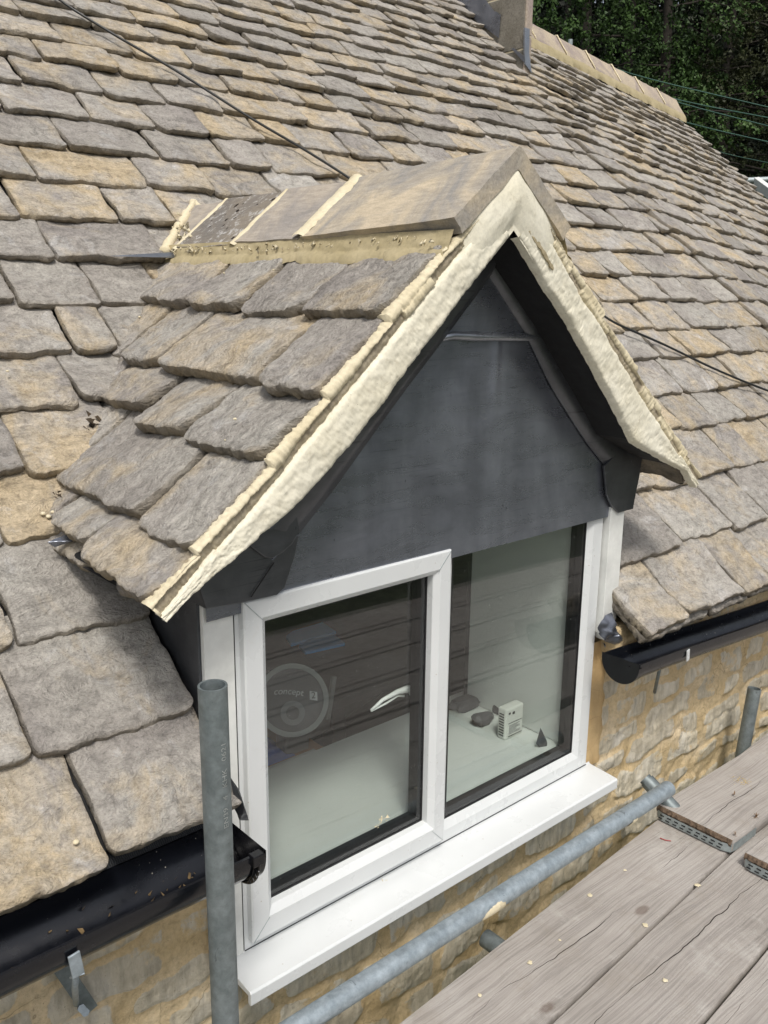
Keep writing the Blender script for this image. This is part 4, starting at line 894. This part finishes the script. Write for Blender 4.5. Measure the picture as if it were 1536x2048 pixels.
mx_ = a[:, 0].max(); a[:, 0] -= mx_*.5+.012; ang = -R(8); X = a[:, 0]*math.cos(ang)-(a[:, 1]+RW*.42-a[:, 0]**2*2.0)*0*math.sin(ang); Yl = a[:, 1]+RW*.16-a[:, 0]**2*1.6-a[:, 0]*.12
V = fc+X[:, None]*fx+Yl[:, None]*fy+(a[:, 2]+.006)[:, None]*fn; M_letter = plain('pale_lettering', (.85, .86, .85), .5, bump=0)
mb = MB(); mb.add(V, f); mb.build('lettering', M_letter, row)
bx_ = mx_*.5+.006; yb_ = RW*.16-bx_**2*1.6-bx_*.12-.006
mb = MB(); mb.add([fc+fx*(bx_+i*.025)+fy*(yb_+j*.028-i*.005)+fn*.006 for i, j in ((0, 0), (1, 0), (1, 1), (0, 1))], [(0, 1, 2, 3)]); mb.build('number_plate', M_letter, row)
a, f = text_mesh('2', .030, 't'); V = fc+(a[:, 0]+bx_+.005)[:, None]*fx+(a[:, 1]+yb_+.003)[:, None]*fy+(a[:, 2]*.5+.008)[:, None]*fn; mb = MB(); mb.add(V, f); mb.build('lettering', M_rubber, row)
# upright strap of the machine, seat block, feet
mb = MB(); q0 = aty(655, 1440, .72); q1 = aty(668, 1352, .72); mb.obox(q0, q1, .018, .014, up=(0, 1, 0)); mb.build('foot_strap', plain('grey_strap', (.20, .21, .20), .5), row, bevel=.004)
mb = MB(); mb.obox(fc+A3(0, 0, -RW), fc+A3(0, .05, -RW-.6), .10, .06); mb.obox(fc+A3(0, .02, -RW-.05), fc+A3(1.0, .6, -RW-.3), .05, .06); mb.obox(fc+A3(-.25, .05, -.9), fc+A3(.25, .05, -.9), .08, .06); mb.build('frame', plain('grey_frame', (.12, .125, .12), .4), row, bevel=.01)
# blue panels: mirrored skylights painted as flat colour
MBl = plain('blue_reflection', (.04, .45, 1.), .9, bump=0, var=.02, sc=2)
for pts, lab in (([(572, 1272), (585, 1262), (645, 1244), (672, 1263), (582, 1288)], 'painted blue skylight reflection in the dark room, the upper one of two behind left pane'), ([(598, 1291), (614, 1280), (668, 1268), (690, 1286), (610, 1304)], 'painted blue skylight reflection in the dark room, the lower one of two behind left pane')):
    mb = MB(); q = [at(*p, (0, 0, .02), (0, 0, 1)) for p in pts]; n_ = len(q); mb.add(q+[p-A3(0, 0, .012) for p in q], [tuple(range(n_-1, -1, -1)), tuple(range(n_, 2*n_))]+[(i, (i+1) % n_, (i+1) % n_+n_, i+n_) for i in range(n_)]); top('blue_reflection', mb, MBl, lab, 'reflection', 'painted blue reflections behind the left pane')
dk = empty('dark_table', label='long dark table deep in the room under the two painted blue reflections', cat='table')
a0 = at(540, 1330, (0, 0, .0), (0, 0, 1)); a1 = at(780, 1240, (0, 0, .0), (0, 0, 1)); yc_ = (a0[1]+a1[1])/2
mb = MB(); mb.box(.9, 2.9, yc_-.45, min(3.1, yc_+.55), -.035, .0035); mb.build('tabletop', plain('black_table', (.03, .03, .03), .5), dk, bevel=.004)
for x in (.96, 2.84):
    for y in (yc_-.4, min(3.0, yc_+.5)):
        mb = MB(); mb.box(x-.03, x+.03, y-.03, y+.03, -1.0, -.036); mb.build('leg', M_rubber, dk)
# wooden stool with blue cloth and paper
stl = empty('wooden_stool', label='small orange wooden stool behind the left pane near the rowing machine', cat='stool')
s0 = at(555, 1505, (0, 0, -.05), (0, 0, 1)); MW = plain('orange_wood', (.34, .17, .06), .5, 0, .3, 12)
mb = MB(); mb.box(s0[0]-.18, s0[0]+.14, s0[1]-.1, s0[1]+.2, -.075, -.05); mb.build('seat', MW, stl, bevel=.004)
for x in (-.15, .11):
    for y in (-.07, .17): mb = MB(); mb.box(s0[0]+x-.015, s0[0]+x+.015, s0[1]+y-.015, s0[1]+y+.015, -1., -.0755); mb.build('leg', MW, stl)
mb = MB(); P = np.array([[(s0[0]-.17+.20*i/20, s0[1]-.06+.2*j/20, -.045+.06*math.sin(i/20*math.pi)*math.sin(j/20*math.pi)*(1+.8*float(fbm(i*.3, j*.3, 4, 3)))) for j in range(21)] for i in range(21)]); mb.grid(P); top('blue_cloth', mb, plain('blue_cloth', (.06, .12, .40), .9), 'crumpled dark blue cloth on the orange wooden stool', 'cloth', smooth=True)
mb = MB(); mb.box(s0[0]-.12, s0[0]+.10, s0[1]-.098, s0[1]-.066, -.049, -.044); top('paper', mb, M_white_in, 'folded white paper at the front of the orange wooden stool', 'paper')
# ================================================================== SCAFFOLDING
def pole(name, p, q, label, group, mat=M_galv, r=.02415, dents=True):
    root = empty(name, label=label, cat='scaffold pole', group=group); p = np.array(p, float); q = np.array(q, float); n = 28
    d = (q-p); L_ = np.linalg.norm(d); d /= L_; ref = A3(0, 0, 1) if abs(d[2]) < .9 else A3(1, 0, 0); e = np.cross(d, ref); e /= np.linalg.norm(e); g = np.cross(e, d)
    segs = max(2, int(L_/.1)); P = []
    for i in range(segs+1):
        c = p+d*L_*i/segs; P.append([c+r*(math.cos(t)*e+math.sin(t)*g) for t in np.linspace(0, 2*math.pi, n+1)])
    for end, c in ((0, p), (1, q)):
        inner = [[c+(-1 if end else 1)*d*dd+(r-.0038)*(math.cos(t)*e+math.sin(t)*g) for t in np.linspace(0, 2*math.pi, n+1)] for dd in (0, .25)]
        if end: P = P+inner
        else: P = inner[::-1]+P
    P = np.array(P); mb = MB(); mb.grid(P); o = mb.build('tube', mat, root, auto=50); return root, e, g
left, _, _ = pole('scaffold_pole', (-.222, -.29, -3.4), (-.222, -.29, .812), 'upright galvanised pole with open top, nearest, in front of the window left side', 'scaffold poles')
right, _, _ = pole('scaffold_pole', (2.03, -.085, -.9), (2.16, -.085, .015), 'short leaning upright pole in front of the wall at the right edge', 'scaffold poles')
# stamped writing on the near pole
a, f = text_mesh('EN39   4   KHK   0621', .0125, 't'); rr_ = .02415; M_stamp = plain('worn_stamp', (.50, .52, .50), .5, bump=0)
to_cam = CAM-A3(-.222, -.29, CAM[2]); base_ang = math.atan2(to_cam[1], to_cam[0])+R(44)
wid = a[:, 0].max(); zb = aty(470, 1630, -.29)[2]; ztp = aty(465, 1465, -.29)[2]; sc_ = (ztp-zb)/wid
zz = zb+a[:, 0]*sc_; th_ = base_ang+.0+(-(a[:, 1]))/rr_ ; rad = rr_+.0003+np.abs(a[:, 2])
V = np.stack([-.222+rad*np.cos(th_), -.29+rad*np.sin(th_), zz], -1); mb = MB(); mb.add(V, f); mb.build('stamped_lettering', M_stamp, left)
ledger, _, _ = pole('scaffold_pole', (-1.6, -.20, -.058), (1.405, -.20, -.050), 'long light galvanised pole running level below the window sill', 'scaffold poles', M_galvL)
tr1, _, _ = pole('scaffold_pole', (.66, -.13, -.235), (.66, -2.6, -.235), 'cross pole stub poking from under the boards below the long level pole', 'scaffold poles')
c_ = at(1335, 1562, (0, 0, -.055), (0, 0, 1)); tr2, _, _ = pole('scaffold_pole', (1.437, -.105, -.078), (1.47, -.30, -.215), 'cross pole stub meeting the far end of the long level pole', 'scaffold poles')
# mortar dropped on the level pole
def splat(mb, c, e, g, nrm, r, n=40, th=.0016, sd=0):
    P = []
    for k_ in range(5):
        row = []
        for i in range(n+1):
            t = 2*math.pi*(i % n)/n; rr = r*(k_/4)*(.65+.7*float(vn(math.cos(t)*2+5, math.sin(t)*2+5, sd))+.25*float(vn(math.cos(t)*7+9, math.sin(t)*7+9, sd+1)))
            row.append((rr*math.cos(t), rr*math.sin(t), th*(1-(k_/4)**3)))
        P.append(row)
    return np.array(P)
for (px, py, r_, sd) in ((990, 1825, .026, 3), (1180, 1675, .008, 4), (1270, 1648, .014, 5), (1065, 1745, .007, 6)):
    d_ = cF+(px-768)/FOC*cR-(py-1024)/FOC*cU; o2 = CAM[1:]-A3(-.20, -.054); A_ = d_[1:] @ d_[1:]; B_ = o2 @ d_[1:]; C_ = o2 @ o2-.0243**2; t_ = (-B_-math.sqrt(max(0, B_*B_-A_*C_)))/A_; c = CAM+d_*t_; P = splat(None, None, None, None, None, r_, sd=sd); mb = MB(); Q = np.zeros_like(P)
    d = c-A3(c[0], -.20, -.054); a0_ = math.atan2(d[2], d[1]); a_ = a0_+P[..., 1]/.02415; rad = .0243+P[..., 2]
    Q[..., 0] = c[0]+P[..., 0]*1.3; Q[..., 1] = -.20+rad*np.cos(a_); Q[..., 2] = -.054+rad*np.sin(a_); mb.grid(Q); mb.build('mortar_splash', M_mortar, ledger, smooth=True)
# deck boards
def board(x0, x1, y1, y0, zt, label, sd, skew=0., end=False, th=.038):
    root = empty('scaffold_board', label=label, cat='scaffold board', group='scaffold boards'); mb = MB(); nx = 40; a4 = (0, 0, sd, 0)
    def Y(x, y): return y+skew*(x-x0)
    prof = [(y0+.002, -th), (y0, -th+.003), (y0, -.004), (y0+.003, 0)]+[(y0+(y1-y0)*t, 0) for t in np.linspace(.1, .9, 9)]+[(y1-.003, 0), (y1, -.004), (y1, -th+.003), (y1-.002, -th)]
    P = []
    for i in range(nx+1):
        x = x0+(x1-x0)*i/nx; P.append([(x, Y(x, y)+.0012*float(fbm(x*3, y*5, int(sd*99), 3)), zt+z+.0025*float(fbm(x*1.3, y*6, int(sd*77), 3))) for y, z in prof]+[(x, Y(x, prof[0][0]), zt-th)])
    P = np.array(P); mb.grid(P, np.broadcast_to(np.array(a4), P.shape[:2]+(4,)), flip=True); n2 = P.shape[1]
    mb.add(P[0], [tuple(range(n2))], a4); mb.add(P[-1], [tuple(range(n2-1, -1, -1))], a4); mb.build('plank', M_wood, root, auto=50)
    if end:
        mb = MB(); nb = 60; Q = []
        for i in range(nb+1):   # ragged broken end grain
            y = y0+(y1-y0)*i/nb; dx = .004+.006*float(vn(i*.5, 2., 5)); Q.append([(x0-.0005, y, zt+.0005), (x0-dx*.5, y, zt-.003), (x0-dx, y, zt-.012), (x0-dx*.7, y, zt-.02)])
        mb.grid(np.array(Q)); mb.build('end_grain', M_endgrain, root)
        mb = MB(); zc = zt-th; xo = x0-.013
        # galvanised hoop: front face, wrapping round both corners
        loop = [(x0+.14, y1+.003), (x0+.02, y1+.003), (x0-.004, y1-.004), (xo, y1-.025), (xo, y0+.025), (x0-.004, y0+.002), (x0+.02, y0-.003), (x0+.14, y0-.003)]
        P = np.array([[(a_, b_, zc-.002), (a_, b_, zc+.024)] for a_, b_ in loop]); P2 = P+A3(.0, 0, 0); mb.grid(P, flip=False)
        P3 = P.copy(); c_m = A3(x0+.1, (y0+y1)/2, 0); P3[..., :2] = P[..., :2]+(c_m[:2]-P[..., :2])*.012; mb.grid(P3, flip=True)
        hoop = mb.build('metal_end_band', M_zinc, root)
        mb = MB(); n_s = 9
        for i in range(n_s):
            for zz_, o_ in ((.016, 0), (.005, .010)):
                yy_ = y0+.030+(y1-y0-.055)*i/(n_s-1)-o_*0+o_*.5; mb.box(xo-.0012, xo+.0005, yy_-.007, yy_+.006, zc+zz_-.0018, zc+zz_+.0016)
        mb.build('band_slots', M_void, hoop)
    return root
zb_d = -.172; ys = -.369
labs = ['weathered grey plank nearest the wall with a long winding crack, running beside the window', 'weathered grey plank second from the wall with strong grain', 'weathered plank third from the wall at the bottom right corner of the photo']
yl = ys
for i in range(7):
    wd = .232; lab = labs[i] if i < 3 else 'weathered grey plank, number %s from the wall, out beyond the photographed edge' % ('fourth fifth sixth seventh'.split()[i-3])
    board(-1.9, 3.9, yl, yl-wd, zb_d-(.004 if i == 2 else 0), lab, .13+.171*i, skew=.060); yl -= wd+.009
l0 = at(1312, 1612, (0, 0, -.128), (0, 0, 1)); 
board(l0[0]+.01, 4.1, l0[1], l0[1]-.250, -.126, 'overlapping upper plank with perforated metal end band, nearest the wall', .77, skew=-.02, end=True)
l1 = at(1480, 1715, (0, 0, -.128), (0, 0, 1)); board(l1[0]+.03, 4.1, l1[1]-.0, l1[1]-.25, -.126, 'overlapping upper plank with metal end band, cut off by the right photo edge', .41, end=True)
mb = MB()
for (px, py) in ((1290, 1850), (960, 1990), (1180, 1790), (1395, 1770), (1060, 1925), (1330, 1960), (1250, 1740), (1120, 1880)):
    q = at(px, py, (0, 0, zb_d+.003), (0, 0, 1)); mb.grid(splat(None, None, None, None, None, random.uniform(.003, .008), sd=px)+q)
tag(mb.build('mortar_drips', M_mortar, None, smooth=True), 'small dried mortar drips spotted over the lower planks', 'drips', kind='stuff')
# debris on boards
def crumbs(cx, cy, zt, spread, n, s_, mat, name, label, cat, flat=.5):
    mb = MB()
    for i in range(n):
        d = RNG.normal(size=3)*A3(spread, spread, 0); ss = s_*random.uniform(.3, 1); q = RNG.normal(size=(5, 3))*ss*A3(1, 1, flat); q[:, 2] -= q[:, 2].min()
        mb.add(q+A3(cx, cy, zt)+d, [(0, 1, 2), (0, 2, 3), (0, 3, 4), (0, 4, 1), (1, 3, 2), (1, 4, 3), (0, 2, 1)])
    return top(name, mb, mat, label, cat)
q = at(1485, 1562, (0, 0, -.125), (0, 0, 1)); o = crumbs(q[0], q[1], -.126, .014, 90, .0022, plain('yellow_crumbs', (.55, .42, .2), .9), 'mortar_crumbs', 'scatter of yellow mortar crumbs on the upper plank', 'crumbs'); o['kind'] = 'stuff'
MLf = plain('dry_leaf', (.20, .12, .06), .8, 0, .4, 50)
def leaf(px, py, pl_, label, s_=.009):
    q = at(px, py, *pl_); mb = MB(); n_ = np.array(pl_[1], float); n_ /= np.linalg.norm(n_)
    for k_ in range(4):
        P = np.array([[(s_*(i/4-.5)*2, s_*.5*(j/3-.5)*(1-abs(i/4-.5)*1.6), .004*math.sin(i*1.3+k_)+.003) for j in range(4)] for i in range(5)]); a_ = random.uniform(0, 6.28)
        Rz = np.array([[math.cos(a_), -math.sin(a_), 0], [math.sin(a_), math.cos(a_), 0], [0, 0, 1]]); tx = np.cross(A3(0, 1, 0), n_); tx /= np.linalg.norm(tx); ty = np.cross(n_, tx); B = np.stack([tx, ty, n_])
        mb.grid((P.reshape(-1, 3) @ Rz.T @ B+q+n_*.003*k_).reshape(P.shape))
    return top('dead_leaf', mb, MLf, label, 'leaf', 'dead leaves')
pB = ((0, 0, -.124), (0, 0, 1)); pD = ((0, 0, zb_d+.002), (0, 0, 1))
leaf(1512, 1635, pB, 'curled brown leaf on the upper plank near the right edge'); leaf(1468, 1592, pB, 'small curled leaf in the middle of the upper plank', .007); leaf(1470, 1672, pB, 'dry leaf near the metal banded end of the upper plank', .006)
mb = MB(); mb.tube([at(x, y, (0, 0, zb_d+.003), (0, 0, 1)) for x, y in ((1320, 1676), (1330, 1680), (1342, 1682))], .0013, 6); top('red_thread', mb, plain('red_plastic', (.35, .03, .03), .5), 'short red plastic thread lying on the plank beside the metal band', 'thread')
# leaf litter in the valley
for (px, py, lab, s_, n_) in ((183, 845, 'dark dead leaf clump in the valley gutter, the upper one', .018, 16), (116, 990, 'dark dead leaf clump in the valley gutter, the lower one', .012, 12)):
    q = at(px, py, RO+RN*.022, RN); mb = MB()
    for k_ in range(n_):
        d = RNG.normal(size=(4, 3)); d = d/np.linalg.norm(d, axis=1)[:, None]*s_*.55; d = d @ (np.eye(3)-.6*np.outer(RN, RN)); mb.add(d+q+RNG.normal(size=3)*s_*.45, [(0, 1, 2), (0, 2, 3)])
    top('dead_leaf', mb, M_leaf_dead, lab, 'leaf', 'dead leaf clumps')
for (px, py) in ((95, 1028), (88, 1030), (97, 1035), (104, 1024), (279, 634), (266, 656), (250, 690)):
    pass
mb = MB()
for (px, py, s_) in ((86, 1027, .006), (97, 1033, .006), (105, 1024, .005), (279, 634, .004), (266, 656, .004), (250, 690, .003), (158, 890, .003), (15, 742, .004), (152, 1684, .006), (470, 838, .004), (450, 880, .002), (547, 540, .003), (448, 546, .003)):
    onl = px > 400; q = at(px, py, (O_l+NL_*.03) if onl else (RO+RN*.022), NL_ if onl else RN); P = RNG.normal(size=(8, 3)); P = P/np.linalg.norm(P, axis=1)[:, None]*s_
    th1, ph1 = np.meshgrid(np.linspace(0, math.pi, 6), np.linspace(0, 2*math.pi, 9)); G_ = np.stack([np.sin(th1)*np.cos(ph1), np.sin(th1)*np.sin(ph1), np.cos(th1)*.7], -1)*s_; mb.grid(G_+q)
top('mortar_crumbs', mb, M_mortar, 'pale mortar pebbles dropped along the valley and on the tiles', 'pebbles', smooth=True)['kind'] = 'stuff'
# ================================================================== CABLES
def roof_line(pts, h): return [at(*p, RO+RN*h, RN) for p in pts]
def smooth_path(P, n=40):
    P = np.array(P); t = np.linspace(0, len(P)-1, n); i = np.clip(t.astype(int), 0, len(P)-2); fr_ = (t-i)[:, None]
    P_ = np.vstack([2*P[0]-P[1], P, 2*P[-1]-P[-2]]); a, b, c, d = P_[i], P_[i+1], P_[i+2], P_[i+3]
    return .5*((2*b)+(-a+c)*fr_+(2*a-5*b+4*c-d)*fr_**2+(-a+3*b-3*c+d)*fr_**3)
mb = MB(); path = roof_line([(60, -60), (120, 0), (230, 70), (350, 140), (500, 235), (610, 300), (700, 357)], .040)+roof_line([(800, 425), (1060, 560)], .045)+roof_line([(1180, 615), (1235, 648), (1330, 690), (1430, 738), (1545, 785), (1800, 880), (2300, 1060)], .034)
mb.tube(list(smooth_path(path, 120)), .0048, 10); top('roof_cable', mb, M_cable, 'thin black cable lying slantwise across the stone roof and passing behind the dormer', 'cable', smooth=True)
M_wire = plain('green_wire', (.05, .11, .085), .5, bump=0)
wires = [((1175, 118), (1300, 158), (1560, 220), 'highest'), ((1225, 165), (1380, 205), (1560, 240), 'second highest'), ((1320, 195), (1430, 225), (1560, 258), 'middle'), ((1365, 243), (1440, 262), (1560, 289), 'second lowest'), ((1440, 304), (1480, 314), (1560, 330), 'lowest and faintest')]
for a_, b_, c_, w_ in wires:
    pts = [CAM+(cF+(x-768)/FOC*cR-(y-1024)/FOC*cU)*d for (x, y), d in ((a_, 13.), (b_, 13.6), (c_, 14.5))]; e0 = pts[0]+(pts[0]-pts[1])*1.5; mb = MB(); mb.tube(list(smooth_path([e0]+pts+[pts[-1]+(pts[-1]-pts[-2])*2], 30)), .009 if 'low' not in w_[:4] else .006, 6)
    top('overhead_cable', mb, M_wire, '%s of the green overhead cables crossing before the trees' % w_, 'cable', 'overhead cables', smooth=True)
# post behind the ridge
q0 = CAM+(cF+(1141-768)/FOC*cR-(100-1024)/FOC*cU)*9.5; q1 = CAM+(cF+(1141-768)/FOC*cR-(79-1024)/FOC*cU)*9.5
pole('scaffold_pole', (q1[0], q1[1], -3.4), q1, 'top of a galvanised pole showing just above the far ridge', 'scaffold poles', M_zinc)
q0 = CAM+(cF+(1470-768)/FOC*cR-(362-1024)/FOC*cU)*9.5; q1 = CAM+(cF+(1700-768)/FOC*cR-(352-1024)/FOC*cU)*9.5
pole('scaffold_pole', q0, q1, 'level pale pole beyond the roof verge at the right edge', 'scaffold poles', M_zinc, r=.03)
q0 = CAM+(cF+(1512-768)/FOC*cR-(365-1024)/FOC*cU)*9.2; q1 = CAM+(cF+(1580-768)/FOC*cR-(415-1024)/FOC*cU)*8.6
mb = MB(); mb.obox(q0, q1, .05, .11, up=(0, .3, 1)); top('fascia_board', mb, M_board_white, 'whitish board end sticking out beyond the roof verge at the right edge', 'board', bevel=.005)
# ================================================================== GROUND, HILL AND TREES
AZ = YAW+R(12); ax = A3(math.sin(AZ), math.cos(AZ), 0)
mb = MB(); n_ = 90; xs = np.linspace(-120, 160, n_); X, Y = np.meshgrid(xs, xs); D = X*ax[0]+Y*ax[1]
Z = -3.45+np.clip(D-13, 0, 60)*.42+.8*fbm(X*.1, Y*.1, 4, 3)*np.clip((D-9)/6, 0, 1)
mb.grid(np.stack([X, Y, Z], -1), flip=True); g_ = mb.build('ground', plain('rough_grass', (.035, .045, .02), .95, 0, .5, 3, .02, 6), None, smooth=True); tag(g_, kind='structure')
def m_leaves(name, c0, c1):
    k = N(name); a, b, c_, d = k.attr(); c = k.mix(a, c0, c1); c = k.mix(1., c, k.ramp(k.noise(2.5, 3), [(.3, .7), (.7, 1.25)]), 'MULTIPLY')
    k.set(k.b.inputs['Subsurface Weight'], 0.); return k.fin(c, .6, 0, None, .3)
M_lf = [m_leaves('conifer_foliage', (.011, .027, .008), (.065, .125, .028)), m_leaves('olive_foliage', (.012, .017, .006), (.05, .058, .02)), m_leaves('dark_foliage', (.004, .008, .004), (.016, .027, .011))]
M_bark = plain('bark', (.025, .02, .015), .9, 0, .3, 10, .01, 10)
def tree(x, y, h, rad, mi, sd, label, nfr=900, droop=.5, lsz=.11):
    rg = np.random.default_rng(sd); zb = -3.45+max(0, (x*ax[0]+y*ax[1])-13)*.42-.3; root = empty('tree', (x, y, zb), label=label, cat='tree', group='trees behind the house')
    mb = MB(); mb.tube([(0, 0, 0), (.1, 0, h*.4), (0, .1, h*.75), (0, 0, h*.97)], [.16, .12, .07, .02], 10)
    tips = []
    for i in range(70):
        t = rg.uniform(.06, .98); a = rg.uniform(0, 6.28); rr = rad*(1-t)**.62*rg.uniform(.7, 1.1)+.2; s0_ = A3(0, 0, h*t); e = s0_+A3(math.cos(a)*rr, math.sin(a)*rr, rr*.12*(1-droop*1.6))
        mb.tube([s0_, (s0_+e)/2+A3(0, 0, .1), e], [.03, .018, .008], 5, caps=False); tips.append((s0_, e))
    mb.build('trunk', M_bark, root, smooth=True)
    V = []; AA = []; nq = 0
    per = 44
    for i in range(nfr):
        s0_, e = tips[rg.integers(len(tips))]; f_ = rg.uniform(.04, 1.05)**.8; c = s0_+(e-s0_)*f_+rg.normal(size=3)*A3(.28, .28, .22); tonec = rg.uniform(0, 1)*.6
        dirn = rg.normal(size=3)*.6+A3(*(e-s0_)[:2], 0)/(np.linalg.norm(e-s0_)+.1)+A3(0, 0, -droop); dirn /= np.linalg.norm(dirn)
        u_ = rg.random(per); L_ = rg.uniform(.3, .6); pos = c+dirn*(u_*L_)[:, None]+rg.normal(size=(per, 3))*.055*(1.1-u_)[:, None]
        d1 = rg.normal(size=(per, 3))*.7+dirn; d1 /= np.linalg.norm(d1, axis=1)[:, None]; d2 = np.cross(d1, rg.normal(size=(per, 3))); d2 /= np.linalg.norm(d2, axis=1)[:, None]
        s_ = lsz*rg.uniform(.5, 1.2, per)[:, None]
        q = np.stack([pos-d2*s_*.25, pos+d1*s_*.6-d2*s_*.05, pos+d2*s_*.25+d1*s_*.15], 1); V.append(q.reshape(-1, 3)); AA.append(np.repeat(np.clip(tonec+rg.uniform(0, .45, per), 0, 1), 3))
    V = np.concatenate(V); AA = np.concatenate(AA); n3 = len(V)//3; mb = MB(); a4 = np.zeros((len(V), 4)); a4[:, 0] = AA
    mb.add(V, np.arange(n3*3).reshape(-1, 3), a4); mb.build('crown', M_lf[mi], root); return root
def at_az(px, dist): 
    d = cF+(px-768)/FOC*cR; d = A3(d[0], d[1], 0); d /= np.linalg.norm(d); return CAM[0]+d[0]*dist, CAM[1]+d[1]*dist
TR = [(1120, 17, 13, 2.6, 0, 'tall bright green conifer with drooping sprays just right of the chimney', 1700, .9), (1262, 18.5, 13, 2.3, 0, 'green conifer with drooping sprays above the middle of the far ridge', 1300, .8),
      (1010, 20, 13, 3.0, 2, 'dark tree mostly hidden behind the chimney', 700, .4), (1370, 22, 14, 2.6, 1, 'olive green tree behind the upper two overhead cables', 1000, .3),
      (1470, 19, 10.5, 2.2, 1, 'bushy olive tree nearest the right edge behind the overhead cables', 1000, .3), (1600, 21, 14, 3.0, 2, 'dark tall tree cut off by the right photo edge', 800, .4),
      (1190, 25, 17, 3.2, 2, 'dark tall tree in the back row between the two bright conifers', 900, .4), (1330, 27, 18, 3.4, 2, 'very dark tree in the back row behind the olive tree', 900, .4), (1480, 26, 17, 3.2, 2, 'very dark tree in the back row near the right edge', 900, .4), (1080, 27, 18, 3.4, 2, 'dark back row tree directly right of the chimney top', 900, .4), (1600, 28, 18, 3.6, 2, 'dark back row tree outside the right photo edge', 600, .4)]
for i, (px, dist, h, rad, mi, lab, nf, dr) in enumerate(TR):
    x, y = at_az(px, dist); tree(x, y, h, rad, mi, 50+i, lab, nf, dr)
# dense woodland mass rising up the hill behind the separate trees
rg = np.random.default_rng(5); mb = MB(); V = []; AA = []
for i in range(4200):
    px = rg.uniform(850, 1900); dist = rg.uniform(30, 36); x, y = at_az(px, dist); z = rg.uniform(-1, 19); c = A3(x, y, z); per = 12; d1 = rg.normal(size=(per, 3)); d1 /= np.linalg.norm(d1, axis=1)[:, None]; d2 = np.cross(d1, rg.normal(size=(per, 3))); d2 /= np.linalg.norm(d2, axis=1)[:, None]
    pos = c+rg.normal(size=(per, 3))*.4; s_ = rg.uniform(.25, .5, per)[:, None]; q = np.stack([pos-d2*s_*.4, pos+d1*s_*.8, pos+d2*s_*.4], 1); V.append(q.reshape(-1, 3)); AA.append(np.full(per*3, rg.uniform(0, .7)))
V = np.concatenate(V); a4 = np.zeros((len(V), 4)); a4[:, 0] = np.concatenate(AA); mb.add(V, np.arange(len(V)).reshape(-1, 3), a4)
o = mb.build('woodland', M_lf[2], None); tag(o, 'dense dark woodland mass rising far behind the separate trees', 'woodland', kind='stuff')
